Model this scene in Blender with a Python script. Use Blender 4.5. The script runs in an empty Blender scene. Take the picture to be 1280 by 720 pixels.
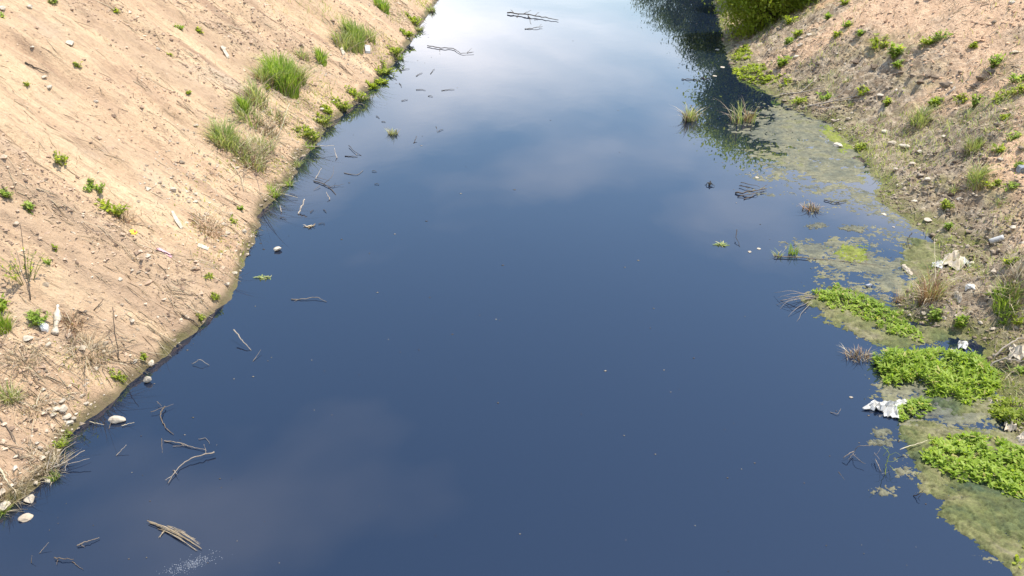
import bpy, math
import numpy as np
from math import sin, cos, tan, pi, radians as R

S = bpy.context.scene
# ------------------------------------------------------------------ camera
H, F = 4.0, 1024.0                       # metres above the water, focal length in photo pixels
TH = math.atan(550 / F)                  # looking down from the bridge
PS = math.atan(72 / F * cos(TH))         # turned slightly away from the canal's axis (+Y)
cam_d = bpy.data.cameras.new('camera')
cam = bpy.data.objects.new('camera', cam_d)
S.collection.objects.link(cam)
cam.location = (0, 0, H)
cam.rotation_euler = (pi / 2 - TH, 0, PS)
cam_d.sensor_width = 36
cam_d.lens = 36 * F / 1280
cam_d.clip_end = 3000
S.camera = cam
# ------------------------------------------------------------------ sky, sun, exposure
SUN_EL, SUN_AZ = R(69), R(64)            # azimuth from +Y towards +X
world = bpy.data.worlds.new('World'); S.world = world; world.use_nodes = True
nt = world.node_tree; nt.nodes.clear()
def N(t, kind, **kw):
    n = t.nodes.new(kind)
    for k, v in kw.items():
        if k.startswith('i_'): n.inputs[k[2:].replace('_', ' ')].default_value = v
        elif k.startswith('n'): n.inputs[int(k[1:])].default_value = v
        else: setattr(n, k, v)
    return n
def ramp(t, stops, src=None, interp='LINEAR'):
    n = t.nodes.new('ShaderNodeValToRGB'); e = n.color_ramp.elements
    n.color_ramp.interpolation = interp
    while len(e) < len(stops): e.new(0.5)
    for q, (p, c) in zip(e, stops):
        q.position = p; q.color = (c, c, c, 1) if isinstance(c, (int, float)) else (*c, 1)
    if src is not None: t.links.new(src, n.inputs[0])
    return n.outputs[0]
def mixc(t, fac, a, b, mode='MIX'):
    n = t.nodes.new('ShaderNodeMix'); n.data_type = 'RGBA'; n.blend_type = mode
    for sock, v in ((n.inputs[0], fac), (n.inputs[6], a), (n.inputs[7], b)):
        if isinstance(v, (int, float)): sock.default_value = v
        elif isinstance(v, tuple): sock.default_value = (*v, 1)
        else: t.links.new(v, sock)
    return n.outputs[2]
def mathn(t, op, a, b=0.0, clamp=False):
    n = t.nodes.new('ShaderNodeMath'); n.operation = op; n.use_clamp = clamp
    for sock, v in ((n.inputs[0], a), (n.inputs[1], b)):
        if isinstance(v, (int, float)): sock.default_value = v
        else: t.links.new(v, sock)
    return n.outputs[0]
sky = N(nt, 'ShaderNodeTexSky', sky_type='NISHITA', sun_disc=False, sun_elevation=SUN_EL,
        sun_rotation=SUN_AZ, altitude=100, air_density=1.45, dust_density=0.6, ozone_density=4.0)
tc = N(nt, 'ShaderNodeTexCoord'); sp = N(nt, 'ShaderNodeSeparateXYZ')
nt.links.new(tc.outputs['Generated'], sp.inputs[0])
den = mathn(nt, 'ADD', mathn(nt, 'MAXIMUM', sp.outputs[2], 0.0), 0.10)
cmb = N(nt, 'ShaderNodeCombineXYZ')
nt.links.new(mathn(nt, 'DIVIDE', sp.outputs[0], den), cmb.inputs[0])
nt.links.new(mathn(nt, 'DIVIDE', sp.outputs[1], den), cmb.inputs[1])
cmb.inputs[2].default_value = 3.0
cn = N(nt, 'ShaderNodeTexNoise', i_Scale=0.45, i_Detail=5.0, i_Roughness=0.5, i_Distortion=0.3)
nt.links.new(cmb.outputs[0], cn.inputs['Vector'])
cf = ramp(nt, [(0.445, 0.0), (0.72, 0.85)], cn.outputs[0])
bg = N(nt, 'ShaderNodeBackground', i_Strength=0.15)
nt.links.new(mixc(nt, cf, sky.outputs[0], (11.5, 11.0, 11.2)), bg.inputs[0])
wo = N(nt, 'ShaderNodeOutputWorld'); nt.links.new(bg.outputs[0], wo.inputs[0])

sun_d = bpy.data.lights.new('sun', 'SUN'); sun_d.energy = 3.7; sun_d.angle = R(0.53); sun_d.color = (1.0, 0.93, 0.80)
sun = bpy.data.objects.new('sun', sun_d); S.collection.objects.link(sun)
sun.location = (30, 20, 60)
sun.rotation_euler = (pi / 2 - SUN_EL, 0, -SUN_AZ + pi)   # shines from the sun's direction
S.view_settings.view_transform = 'Standard'; S.view_settings.look = 'None'
S.view_settings.gamma = 1.0; S.view_settings.use_curve_mapping = False
S.view_settings.exposure = 0.86

# ------------------------------------------------------------------ geometry helpers
rng = np.random.default_rng(11)
_perm = np.random.default_rng(5).permutation(512).astype(np.int64)
_val = np.random.default_rng(6).uniform(-1, 1, 512)
def noise2(x, y, seed=0):
    x = np.asarray(x, float) + seed * 17.31; y = np.asarray(y, float) + seed * 9.77
    xi = np.floor(x).astype(np.int64); yi = np.floor(y).astype(np.int64)
    fx = x - xi; fy = y - yi
    fx = fx * fx * fx * (fx * (fx * 6 - 15) + 10); fy = fy * fy * fy * (fy * (fy * 6 - 15) + 10)
    h = lambda a, b: _val[_perm[(_perm[a & 511] + b) & 511]]
    a = h(xi, yi); b = h(xi + 1, yi); c = h(xi, yi + 1); d = h(xi + 1, yi + 1)
    return (a + (b - a) * fx) * (1 - fy) + (c + (d - c) * fx) * fy
def fbm(x, y, seed=0, oct=4, g=0.5):
    s = 0; a = 1
    for o in range(oct):
        s = s + a * noise2(np.asarray(x) * 2 ** o, np.asarray(y) * 2 ** o, seed + o * 3); a *= g
    return s
def sstep(a, b, x):
    t = np.clip((x - a) / (b - a), 0, 1); return t * t * (3 - 2 * t)

fwd = np.array([-sin(PS) * cos(TH), cos(PS) * cos(TH), -sin(TH)])
rgt = np.array([cos(PS), sin(PS), 0.0]); upv = np.cross(rgt, fwd)
def ray(px, py): return fwd * F + rgt * (px - 640) + upv * (360 - py)
def W(px, py, z=0.0):
    d = ray(px, py); t = (z - H) / d[2]; return np.array([d[0] * t, d[1] * t, z])
# waterlines as they lie on the water plane
_L = [(545, 0), (538, 10), (520, 40), (497, 73), (470, 104), (453, 123), (413, 152), (390, 180), (374, 200), (360, 233), (333, 262),
      (317, 297), (297, 350), (270, 385), (247, 407), (197, 453), (150, 488), (120, 510), (96, 533), (60, 590), (0, 640), (-60, 712)]
_Rr = [(893, 0), (903, 40), (908, 70), (924, 97), (962, 115), (989, 137), (1036, 155), (1057, 176), (1071, 190), (1086, 212),
       (1102, 232), (1098, 250), (1129, 269), (1158, 296), (1172, 318), (1150, 350), (1118, 380), (1122, 396), (1170, 412), (1222, 424), (1240, 442),
       (1232, 458), (1250, 492), (1266, 545), (1290, 600), (1322, 660), (1360, 715)]
def _tab(px):
    P = np.array([W(*p) for p in px]); o = np.argsort(P[:, 1]); return P[o, 1], P[o, 0]
_ly, _lx = _tab(_L); _ry, _rx = _tab(_Rr)
def xl(y): return np.interp(y, _ly, _lx)
def xr(y): return np.interp(y, _ry, _rx)
def left_h(x, y):
    d = xl(y) - x + 0.07 * noise2(x * 0.3, y * 2.1, 44) + 0.045 * noise2(x, y * 6.5, 45)
    k = sstep(0.05, 1.2, d)
    yy = y + 0.25 * noise2(x * 0.7, y * 0.7, 3) + 0.06 * x * 0
    z = np.where(d < 0, 0.45 * d, 0.76 * d + 0.05 * sstep(0, 0.12, d))
    z = z + k * (0.10 * noise2(x * 0.22, yy * 0.9, 1) + 0.055 * noise2(x * 0.5, yy * 2.6, 2))
    z = z + (0.25 + 0.75 * k) * (0.026 * noise2(x * 1.1, yy * 6.0, 4) + 0.030 * noise2(x * 4, y * 4, 5))
    rough = 0.35 + 0.65 * sstep(-0.2, 0.5, noise2(x * 0.5, yy * 1.8, 8))
    z = z + rough * sstep(-0.1, 0.15, d) * (0.028 * noise2(x * 6, y * 13, 6) + 0.022 * noise2(x * 14, y * 28, 7) + 0.013 * noise2(x * 38, y * 60, 9))
    z = z - 0.035 * k * sstep(0.45, 0.8, noise2(x * 0.55, yy * 4.2, 10))     # small rills
    return np.where(z > 4.1, 4.1 + (z - 4.1) * 0.02, z)
def right_h(x, y):
    d = x - xr(y)
    z = np.where(d < 0, 0.25 * d, 0.20 * d + 0.03 * sstep(0, 0.2, d) + 0.50 * np.maximum(d - 0.55, 0) ** 1.0)
    k = sstep(-0.05, 0.5, d); mud = 1 - sstep(0.9, 2.1, d + 0.7 * noise2(x * 0.6, y * 0.6, 25))
    z = z + k * (0.08 * noise2(x * 0.8, y * 0.8, 21) + 0.03 * noise2(x * 0.6, y * 2.6, 22))
    a = 0.25 + 0.75 * mud
    z = z + a * (0.3 + 0.7 * k) * (0.055 * noise2(x * 3.4, y * 4, 23) + 0.045 * noise2(x * 9, y * 10, 24) + 0.028 * noise2(x * 21, y * 24, 26)
                                   + 0.014 * noise2(x * 45, y * 50, 27))
    return np.where(z > 4.1, 4.1 + (z - 4.1) * 0.02, z)
def height(x, y):
    x = np.asarray(x, float); y = np.asarray(y, float)
    return np.where(x < 0, left_h(x, y), right_h(x, y))
def ground(x, y): return np.maximum(height(x, y), 0.0)
def B(px, py):
    d = ray(px, py); tmax = min(60 / np.linalg.norm(d), (-H) / d[2] if d[2] < 0 else 1e9)
    t = np.linspace(0.02 * tmax, tmax * 1.001, 5000); p = d[None, :] * t[:, None]
    h = ground(p[:, 0], p[:, 1]); i = np.argmax(H + p[:, 2] <= h)
    return np.array([p[i, 0], p[i, 1], h[i]])
def mpp(p): return float(np.dot(np.asarray(p) - np.array([0, 0, H]), fwd)) / F

col = S.collection
def mk(name, V, faces, mat, parent=None, loc=None, smooth=True, **attrs):
    """faces: list of (n,k) int arrays; V world (or local when loc is None) coordinates."""
    V = np.asarray(V, np.float64)
    if loc is not None: V = V - np.asarray(loc)[None, :]
    me = bpy.data.meshes.new(name)
    me.vertices.add(len(V)); me.vertices.foreach_set('co', V.astype(np.float32).ravel())
    tot = np.concatenate([np.full(len(f), f.shape[1], np.int32) for f in faces])
    lv = np.concatenate([f.astype(np.int32).ravel() for f in faces])
    me.loops.add(len(lv)); me.loops.foreach_set('vertex_index', lv)
    me.polygons.add(len(tot))
    me.polygons.foreach_set('loop_start', np.concatenate([[0], np.cumsum(tot)[:-1]]).astype(np.int32))
    me.polygons.foreach_set('use_smooth', np.full(len(tot), smooth))
    for k, v in attrs.items():
        a = me.attributes.new(k, 'FLOAT', 'POINT'); a.data.foreach_set('value', np.asarray(v, np.float32))
    me.update(calc_edges=True); me.validate()
    me.materials.append(mat)
    o = bpy.data.objects.new(name, me); col.objects.link(o)
    if parent is not None:
        o.parent = parent
        if loc is not None: o.location = tuple(np.asarray(loc) - np.asarray(parent['_o']))
    elif loc is not None: o.location = tuple(loc)
    if parent is None: o['_o'] = [float(q) for q in (loc if loc is not None else (0, 0, 0))]
    return o
def tag(o, label=None, cat=None, group=None, kind=None):
    if label: o['label'] = label
    if cat: o['category'] = cat
    if group: o['group'] = group
    if kind: o['kind'] = kind
    return o
def empty(name, loc, label, cat, group=None):
    o = bpy.data.objects.new(name, None); col.objects.link(o); o.location = tuple(loc); o.empty_display_size = 0.1
    o['_o'] = [float(q) for q in loc]
    return tag(o, label, cat, group)
class Acc:
    def __init__(s): s.V = []; s.F = {}; s.A = []; s.n = 0
    def add(s, V, faces, tone=0.5):
        V = np.asarray(V, float)
        for f in faces:
            f = np.asarray(f); s.F.setdefault(f.shape[1], []).append(f + s.n)
        s.V.append(V); s.A.append(np.full(len(V), tone) if np.isscalar(tone) else np.asarray(tone)); s.n += len(V)
    def build(s, name, mat, parent=None, loc=None, smooth=True):
        return mk(name, np.concatenate(s.V), [np.concatenate(f) for f in s.F.values()], mat, parent, loc, smooth, tone=np.concatenate(s.A))
def tube(pts, r0, r1=None, k=6, tone=0.5, wob=0.0):
    P = np.asarray(pts, float); n = len(P); r1 = r0 if r1 is None else r1
    T = np.gradient(P, axis=0); T /= np.linalg.norm(T, axis=1)[:, None] + 1e-9
    ref = np.array([0, 0, 1.0]) if abs(T[0][2]) < 0.8 else np.array([1.0, 0, 0])
    rr = np.linspace(r0, r1, n) * (1 + wob * rng.uniform(-1, 1, n)); V = []
    for i in range(n):
        a = np.cross(T[i], ref); a /= np.linalg.norm(a) + 1e-9; b = np.cross(T[i], a)
        ang = np.arange(k) * 2 * pi / k
        V.append(P[i] + rr[i] * (np.cos(ang)[:, None] * a + np.sin(ang)[:, None] * b))
    V = np.concatenate(V); q = []
    for i in range(n - 1):
        for j in range(k): q.append((i * k + j, i * k + (j + 1) % k, (i + 1) * k + (j + 1) % k, (i + 1) * k + j))
    V = np.concatenate([V, P[:1], P[-1:]]); c0, c1 = n * k, n * k + 1
    tr = [(c0, (j + 1) % k, j) for j in range(k)] + [(c1, (n - 1) * k + j, (n - 1) * k + (j + 1) % k) for j in range(k)]
    return V, [np.array(q), np.array(tr)], tone
def smooth_line(pts, n=9, jit=0.0):
    P = np.asarray(pts, float)
    if len(P) == 2: P = np.array([P[0], (P[0] + P[1]) / 2, P[1]])
    s = np.concatenate([[0], np.cumsum(np.linalg.norm(np.diff(P, axis=0), axis=1))]); u = np.linspace(0, s[-1], n)
    Q = np.stack([np.interp(u, s, P[:, k]) for k in range(3)], 1)
    K = Q.copy(); K[1:-1] = (Q[:-2] + 2 * Q[1:-1] + Q[2:]) / 4
    if jit: K[1:-1] += rng.normal(0, jit, K[1:-1].shape)
    return K
_ang = lambda n: rng.uniform(0, 2 * pi, n)
def blades(roots, az, h, lean, w, droop=0.15, lv=4, tone=None):
    """tapered, bending grass blades; lean = horizontal reach of the tip in blade heights"""
    n = len(roots); t = np.linspace(0, 1, lv + 1)
    d = np.stack([np.cos(az), np.sin(az), np.zeros(n)], 1); s = np.stack([-np.sin(az), np.cos(az), np.zeros(n)], 1)
    tw = _ang(n); s = s * np.cos(tw)[:, None] + d * np.sin(tw)[:, None] * 0.7
    V = np.zeros((n, 2 * lv + 1, 3)); 
    for i, tt in enumerate(t):
        c = roots + d * (h * lean * tt ** 1.8)[:, None]; c[:, 2] += h * (tt - droop * tt ** 3)
        ww = (w * (1 - tt ** 1.6) * 0.5)[:, None]
        if i < lv: V[:, 2 * i] = c - s * ww; V[:, 2 * i + 1] = c + s * ww
        else: V[:, 2 * lv] = c
    b = np.arange(n)[:, None] * (2 * lv + 1)
    q = np.concatenate([b + np.array([[2 * i, 2 * i + 1, 2 * i + 3, 2 * i + 2]]) for i in range(lv - 1)])
    tr = b + np.array([[2 * lv - 2, 2 * lv - 1, 2 * lv]])
    tn = rng.uniform(0, 1, n) if tone is None else tone
    return V.reshape(-1, 3), [q, tr], np.repeat(tn, 2 * lv + 1)
def leaves(pos, az, pitch, L, wd, tone=None, fold=0.25):
    n = len(pos)
    f = np.stack([np.cos(az) * np.cos(pitch), np.sin(az) * np.cos(pitch), np.sin(pitch)], 1)
    s = np.stack([-np.sin(az), np.cos(az), np.zeros(n)], 1); u = np.cross(f, s)
    V = np.zeros((n, 6, 3)); L = L[:, None]; wd = wd[:, None]
    V[:, 0] = pos; V[:, 3] = pos + f * L - u * 0.12 * L * 0
    for i, (a, b, sg) in zip((1, 2, 4, 5), ((0.32, 0.5, 1), (0.72, 0.4, 1), (0.72, 0.4, -1), (0.32, 0.5, -1))):
        V[:, i] = pos + f * a * L + s * sg * b * wd + u * fold * wd * b
    b = np.arange(n)[:, None] * 6
    q = np.concatenate([b + np.array([[0, 1, 2, 3]]), b + np.array([[0, 3, 4, 5]])])
    tn = rng.uniform(0, 1, n) if tone is None else tone
    return V.reshape(-1, 3), [q], np.repeat(tn, 6)
def _ico(sub):
    import bmesh
    bm = bmesh.new(); bmesh.ops.create_icosphere(bm, subdivisions=sub, radius=1)
    V = np.array([v.co[:] for v in bm.verts]); Fc = np.array([[v.index for v in f.verts] for f in bm.faces]); bm.free(); return V, Fc
ICO2, ICO3, ICO4 = _ico(2), _ico(3), _ico(5)
def rotz(V, a): c, s = cos(a), sin(a); return V @ np.array([[c, s, 0], [-s, c, 0], [0, 0, 1]])

# ------------------------------------------------------------------ materials
def new_mat(name):
    m = bpy.data.materials.new(name); m.use_nodes = True; t = m.node_tree
    return m, t, t.nodes['Principled BSDF']
def pos_noise(t, scale, vec=(1, 1, 1), detail=4, rough=0.55, dist=0.0, off=0.0):
    g = t.nodes.get('geo') or N(t, 'ShaderNodeNewGeometry'); g.name = 'geo'
    mp = N(t, 'ShaderNodeMapping'); mp.inputs['Scale'].default_value = vec; mp.inputs['Location'].default_value = (off, off * 0.7, off * 0.3)
    t.links.new(g.outputs['Position'], mp.inputs[0])
    n = N(t, 'ShaderNodeTexNoise', i_Scale=scale, i_Detail=detail, i_Roughness=rough, i_Distortion=dist)
    t.links.new(mp.outputs[0], n.inputs['Vector']); return n.outputs[0]
def attr(t, name):
    a = N(t, 'ShaderNodeAttribute', attribute_name=name); return a.outputs['Fac']
def bump(t, b, h, dist=0.02, strength=1.0):
    n = N(t, 'ShaderNodeBump', i_Strength=strength, i_Distance=dist); t.links.new(h, n.inputs['Height']); t.links.new(n.outputs[0], b.inputs['Normal'])

def sandy_mat():
    m, t, b = new_mat('sandy_soil')
    streak = pos_noise(t, 1.0, (0.55, 3.2, 0.2), 6, 0.6, 0.4)
    blot = pos_noise(t, 0.8, (1, 1, 1), 5, 0.6, 0.5, 11)
    fine = pos_noise(t, 26, (0.8, 1.4, 1), 6, 0.7)
    spk = pos_noise(t, 70, (0.7, 1.3, 1), 3, 0.6, 0, 4)
    c = ramp(t, [(0.28, (0.30, 0.195, 0.125)), (0.42, (0.46, 0.32, 0.20)), (0.56, (0.55, 0.395, 0.245)), (0.75, (0.61, 0.46, 0.28))], streak)
    c = mixc(t, ramp(t, [(0.45, 0.0), (0.72, 0.6)], blot), c, (0.50, 0.325, 0.205))
    c = mixc(t, ramp(t, [(0.28, 0.55), (0.42, 0.0)], blot), c, (0.37, 0.30, 0.235))
    c = mixc(t, 1.0, c, ramp(t, [(0.25, 0.60), (0.48, 0.97), (0.75, 1.18)], fine), 'MULTIPLY')
    c = mixc(t, ramp(t, [(0.64, 0.0), (0.74, 0.55)], spk), c, (0.20, 0.14, 0.10))
    c = mixc(t, ramp(t, [(0.26, 0.5), (0.36, 0.0)], spk), c, (0.62, 0.52, 0.40))
    c = mixc(t, mathn(t, 'MULTIPLY', attr(t, 'rough'), 0.6), c, (0.38, 0.27, 0.18))
    strk = pos_noise(t, 5.0, (0.45, 2.4, 0.3), 6, 0.7, 0.5, 9)
    c = mixc(t, ramp(t, [(0.52, 0.0), (0.68, 0.62)], strk), c, (0.25, 0.17, 0.115))
    wet = attr(t, 'wet')
    wc = mixc(t, ramp(t, [(0.4, 0), (0.62, 1)], pos_noise(t, 6, (1, 1, 1), 4, 0.6, 0, 7)), (0.145, 0.11, 0.062), (0.14, 0.122, 0.05))
    c = mixc(t, wet, c, wc)
    t.links.new(c, b.inputs['Base Color'])
    t.links.new(mathn(t, 'SUBTRACT', 0.95, mathn(t, 'MULTIPLY', wet, 0.4)), b.inputs['Roughness'])
    b.inputs['Specular IOR Level'].default_value = 0.2
    bump(t, b, mathn(t, 'ADD', fine, mathn(t, 'MULTIPLY', spk, 0.5)), 0.035, 0.8)
    return m
def muddy_mat():
    m, t, b = new_mat('muddy_soil')
    big = pos_noise(t, 0.9, (1, 1, 1), 5, 0.6, 0.4, 3)
    mid = pos_noise(t, 7, (1, 1, 1), 6, 0.68, 0.3)
    fine = pos_noise(t, 34, (1, 1, 1), 6, 0.72)
    mudc = ramp(t, [(0.28, (0.17, 0.125, 0.08)), (0.43, (0.30, 0.225, 0.15)), (0.56, (0.42, 0.335, 0.235)), (0.72, (0.58, 0.49, 0.365))], mid)
    mudc = mixc(t, ramp(t, [(0.50, 0.0), (0.66, 0.6)], big), mudc, (0.24, 0.24, 0.085))
    dry = ramp(t, [(0.3, (0.50, 0.325, 0.20)), (0.5, (0.66, 0.44, 0.275)), (0.7, (0.72, 0.51, 0.325))], mid)
    c = mixc(t, attr(t, 'mud'), dry, mudc)
    c = mixc(t, 1.0, c, ramp(t, [(0.25, 0.55), (0.48, 0.95), (0.75, 1.25)], fine), 'MULTIPLY')
    wet = attr(t, 'wet')
    wc = ramp(t, [(0.35, (0.12, 0.10, 0.06)), (0.5, (0.17, 0.17, 0.05)), (0.7, (0.28, 0.24, 0.14))], mid)
    c = mixc(t, wet, c, wc)
    t.links.new(c, b.inputs['Base Color'])
    t.links.new(mathn(t, 'SUBTRACT', 0.95, mathn(t, 'MULTIPLY', wet, 0.45)), b.inputs['Roughness'])
    b.inputs['Specular IOR Level'].default_value = 0.2
    bump(t, b, mathn(t, 'ADD', fine, mid), 0.05, 0.8)
    return m
def water_mat():
    m, t, b = new_mat('still_dark_water')
    b.inputs['Base Color'].default_value = (0.006, 0.0115, 0.026, 1)
    b.inputs['Roughness'].default_value = 0.012; b.inputs['IOR'].default_value = 1.72
    n1 = pos_noise(t, 1.1, (1, 0.7, 1), 3, 0.5, 0.2); n2 = pos_noise(t, 7, (1, 1, 1), 2, 0.5)
    bump(t, b, mathn(t, 'ADD', n1, mathn(t, 'MULTIPLY', n2, 0.05)), 0.0035, 0.5)
    return m
def tone_mat(name, stops, trans=0.0, rough=0.6, nscale=0.0, bumpd=0.0, spec=0.3):
    m, t, b = new_mat(name)
    c = ramp(t, stops, attr(t, 'tone'))
    if nscale:
        nz = pos_noise(t, nscale, (1, 1, 1), 5, 0.65)
        c = mixc(t, 1.0, c, ramp(t, [(0.25, 0.55), (0.5, 1.0), (0.75, 1.3)], nz), 'MULTIPLY')
        if bumpd: bump(t, b, nz, bumpd)
    t.links.new(c, b.inputs['Base Color']); b.inputs['Roughness'].default_value = rough
    b.inputs['Specular IOR Level'].default_value = spec
    if trans:
        tr = N(t, 'ShaderNodeBsdfTranslucent'); t.links.new(mixc(t, 1.0, c, (1.15, 1.2, 0.6), 'MULTIPLY'), tr.inputs[0])
        mx = N(t, 'ShaderNodeMixShader', n0=trans); t.links.new(b.outputs[0], mx.inputs[1]); t.links.new(tr.outputs[0], mx.inputs[2])
        t.links.new(mx.outputs[0], t.nodes['Material Output'].inputs[0])
    return m
M = dict(
    sandy=sandy_mat(), muddy=muddy_mat(), water=water_mat(),
    grass=tone_mat('green_grass', [(0, (0.17, 0.27, 0.04)), (0.5, (0.31, 0.43, 0.07)), (1, (0.46, 0.52, 0.14))], 0.5),
    palegrass=tone_mat('pale_grass', [(0, (0.23, 0.31, 0.09)), (0.5, (0.38, 0.43, 0.16)), (1, (0.56, 0.53, 0.29))], 0.45),
    straw=tone_mat('dry_straw', [(0, (0.12, 0.08, 0.05)), (0.45, (0.38, 0.29, 0.18)), (1, (0.60, 0.52, 0.36))], 0.15),
    redstraw=tone_mat('rusty_straw', [(0, (0.22, 0.11, 0.065)), (0.5, (0.38, 0.22, 0.13)), (1, (0.56, 0.40, 0.25))], 0.15),
    cress=tone_mat('fresh_leaf', [(0, (0.17, 0.27, 0.03)), (0.5, (0.32, 0.43, 0.055)), (0.9, (0.44, 0.52, 0.10)), (1, (0.52, 0.45, 0.17))], 0.5, 0.5),
    ylleaf=tone_mat('yellow_green_leaf', [(0, (0.20, 0.26, 0.028)), (0.5, (0.35, 0.42, 0.05)), (1, (0.50, 0.53, 0.09))], 0.55, 0.5),
    darkleaf=tone_mat('deep_green_leaf', [(0, (0.05, 0.075, 0.02)), (0.5, (0.10, 0.14, 0.035)), (1, (0.18, 0.21, 0.06))], 0.3),
    stem=tone_mat('green_stem', [(0, (0.10, 0.13, 0.03)), (1, (0.24, 0.25, 0.09))], 0),
    wood=tone_mat('weathered_wood', [(0, (0.05, 0.038, 0.028)), (0.5, (0.15, 0.115, 0.08)), (1, (0.36, 0.31, 0.25))], 0, 0.8, 30, 0.004),
    bark=tone_mat('bark', [(0, (0.06, 0.045, 0.03)), (1, (0.15, 0.11, 0.075))], 0, 0.9, 20, 0.01),
    stone=tone_mat('pale_stone', [(0, (0.22, 0.17, 0.12)), (0.5, (0.36, 0.29, 0.21)), (1, (0.50, 0.44, 0.345))], 0, 0.9, 18, 0.012),
    clod=tone_mat('soil_crumb', [(0, (0.17, 0.115, 0.08)), (0.5, (0.44, 0.31, 0.21)), (1, (0.60, 0.48, 0.35))], 0, 0.95, 40, 0.01),
    mclod=tone_mat('mud_crumb', [(0, (0.12, 0.085, 0.06)), (0.5, (0.32, 0.25, 0.175)), (1, (0.60, 0.53, 0.42))], 0, 0.95, 40, 0.01),
    rclod=tone_mat('dry_crumb', [(0, (0.27, 0.165, 0.105)), (0.5, (0.55, 0.36, 0.225)), (1, (0.68, 0.50, 0.33))], 0, 0.95, 40, 0.01),
    plastic=tone_mat('white_plastic', [(0, (0.40, 0.38, 0.34)), (1, (0.66, 0.65, 0.61))], 0.12, 0.5, 9, 0, 0.4),
    cream=tone_mat('cream_rag', [(0, (0.40, 0.34, 0.25)), (1, (0.60, 0.52, 0.41))], 0.1, 0.8, 14),
    yellow=tone_mat('yellow_wrapper', [(0, (0.62, 0.42, 0.02)), (1, (0.75, 0.60, 0.05))], 0, 0.4),
    red=tone_mat('red_print', [(0, (0.55, 0.05, 0.03)), (1, (0.6, 0.08, 0.04))], 0, 0.4),
    blue=tone_mat('blue_grey_print', [(0, (0.22, 0.28, 0.38)), (1, (0.4, 0.45, 0.52))], 0, 0.5),
    pink=tone_mat('pink_plastic', [(0, (0.45, 0.22, 0.26)), (1, (0.62, 0.38, 0.40))], 0, 0.5),
    grey=tone_mat('grey_stone', [(0, (0.10, 0.11, 0.12)), (1, (0.30, 0.31, 0.33))], 0, 0.8, 20, 0.006),
    foam=tone_mat('foam', [(0, (0.2, 0.22, 0.26)), (1, (0.45, 0.48, 0.52))], 0.2, 0.3),
    dark=tone_mat('sodden_debris', [(0, (0.02, 0.018, 0.014)), (1, (0.07, 0.06, 0.045))], 0, 0.7),
)
def algae_mat(name, cols, wetrough=0.75):
    m, t, b = new_mat(name)
    big = pos_noise(t, 2.4, (1, 1, 1), 5, 0.6, 0.6, 2); mid = pos_noise(t, 14, (1, 1.4, 1), 6, 0.7, 0.4); fine = pos_noise(t, 60, (1, 1, 1), 4, 0.7)
    c = ramp(t, [(0.32, cols[0]), (0.46, cols[1]), (0.56, cols[2]), (0.68, cols[3])], big)
    c = mixc(t, 1.0, c, ramp(t, [(0.28, 0.45), (0.5, 1.0), (0.72, 1.5)], mid), 'MULTIPLY')
    c = mixc(t, 1.0, c, ramp(t, [(0.3, 0.75), (0.7, 1.25)], fine), 'MULTIPLY')
    t.links.new(c, b.inputs['Base Color']); b.inputs['Roughness'].default_value = wetrough
    b.inputs['Specular IOR Level'].default_value = 0.25; bump(t, b, mathn(t, 'ADD', mathn(t, 'MULTIPLY', mid, 0.5), fine), 0.006, 0.6)
    return m
M['algae_green'] = algae_mat('green_algae', [(0.04, 0.062, 0.03), (0.09, 0.10, 0.032), (0.14, 0.135, 0.055), (0.19, 0.165, 0.105)])
M['algae_grey'] = algae_mat('grey_green_scum', [(0.075, 0.08, 0.062), (0.11, 0.11, 0.07), (0.15, 0.14, 0.085), (0.13, 0.13, 0.05)], 0.6)
M['algae_bright'] = algae_mat('bright_algae', [(0.06, 0.085, 0.015), (0.12, 0.15, 0.018), (0.17, 0.19, 0.03), (0.15, 0.15, 0.05)], 0.75)

# ------------------------------------------------------------------ water and banks
g = np.meshgrid(np.linspace(-9, 9, 10), np.concatenate([np.linspace(-40, 60, 21), np.geomspace(70, 900, 12)]))
V = np.stack([g[0].ravel(), g[1].ravel(), np.zeros(g[0].size)], 1)
def gridfaces(r, c):
    i = (np.arange(r - 1)[:, None] * c + np.arange(c - 1)[None, :]).ravel()
    return np.stack([i, i + 1, i + c + 1, i + c], 1)
o = mk('canal_water', V, [gridfaces(*g[0].shape)], M['water']); tag(o, 'still dark blue canal water reflecting the sky', kind='structure')
ys = np.concatenate([np.linspace(-40, 2.6, 14)[:-1], np.geomspace(2.7, 34, 640), np.geomspace(34.6, 900, 40)])
dfine = np.concatenate([np.arange(-0.6, 6.6, 0.0125), np.geomspace(6.65, 600, 30)])
def bank(side):
    D, Y = np.meshgrid(dfine, ys)
    if side == 'l': X = xl(Y) - D; Z = left_h(X, Y)
    else: X = xr(Y) + D; Z = right_h(X, Y)
    n = noise2(X * 3, Y * 3, 40) * 0.5 + noise2(X * 9, Y * 9, 41) * 0.3
    wet = 1 - sstep(0.03, 0.12, Z + 0.07 * n) if side == 'l' else 1 - sstep(0.02, 0.15, Z + 0.08 * n)
    mud = 1 - sstep(0.75, 1.9, D + 1.0 * noise2(X * 0.6, Y * 0.6, 25) + 0.5 * noise2(X * 2, Y * 2, 42))
    yy = Y + 0.25 * noise2(X * 0.7, Y * 0.7, 3); rough = sstep(-0.15, 0.55, noise2(X * 0.5, yy * 1.8, 8) + 0.4 * noise2(X * 2.5, Y * 6, 43))
    V = np.stack([X.ravel(), Y.ravel(), Z.ravel()], 1); f = gridfaces(*X.shape)
    if side == 'l': f = f[:, ::-1]
    return mk('sandy_bank' if side == 'l' else 'muddy_bank', V, [f], M['sandy' if side == 'l' else 'muddy'], wet=wet.ravel(), mud=mud.ravel(), rough=rough.ravel())
tag(bank('l'), 'bare sandy canal bank scored by shallow rills', kind='structure')
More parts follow.
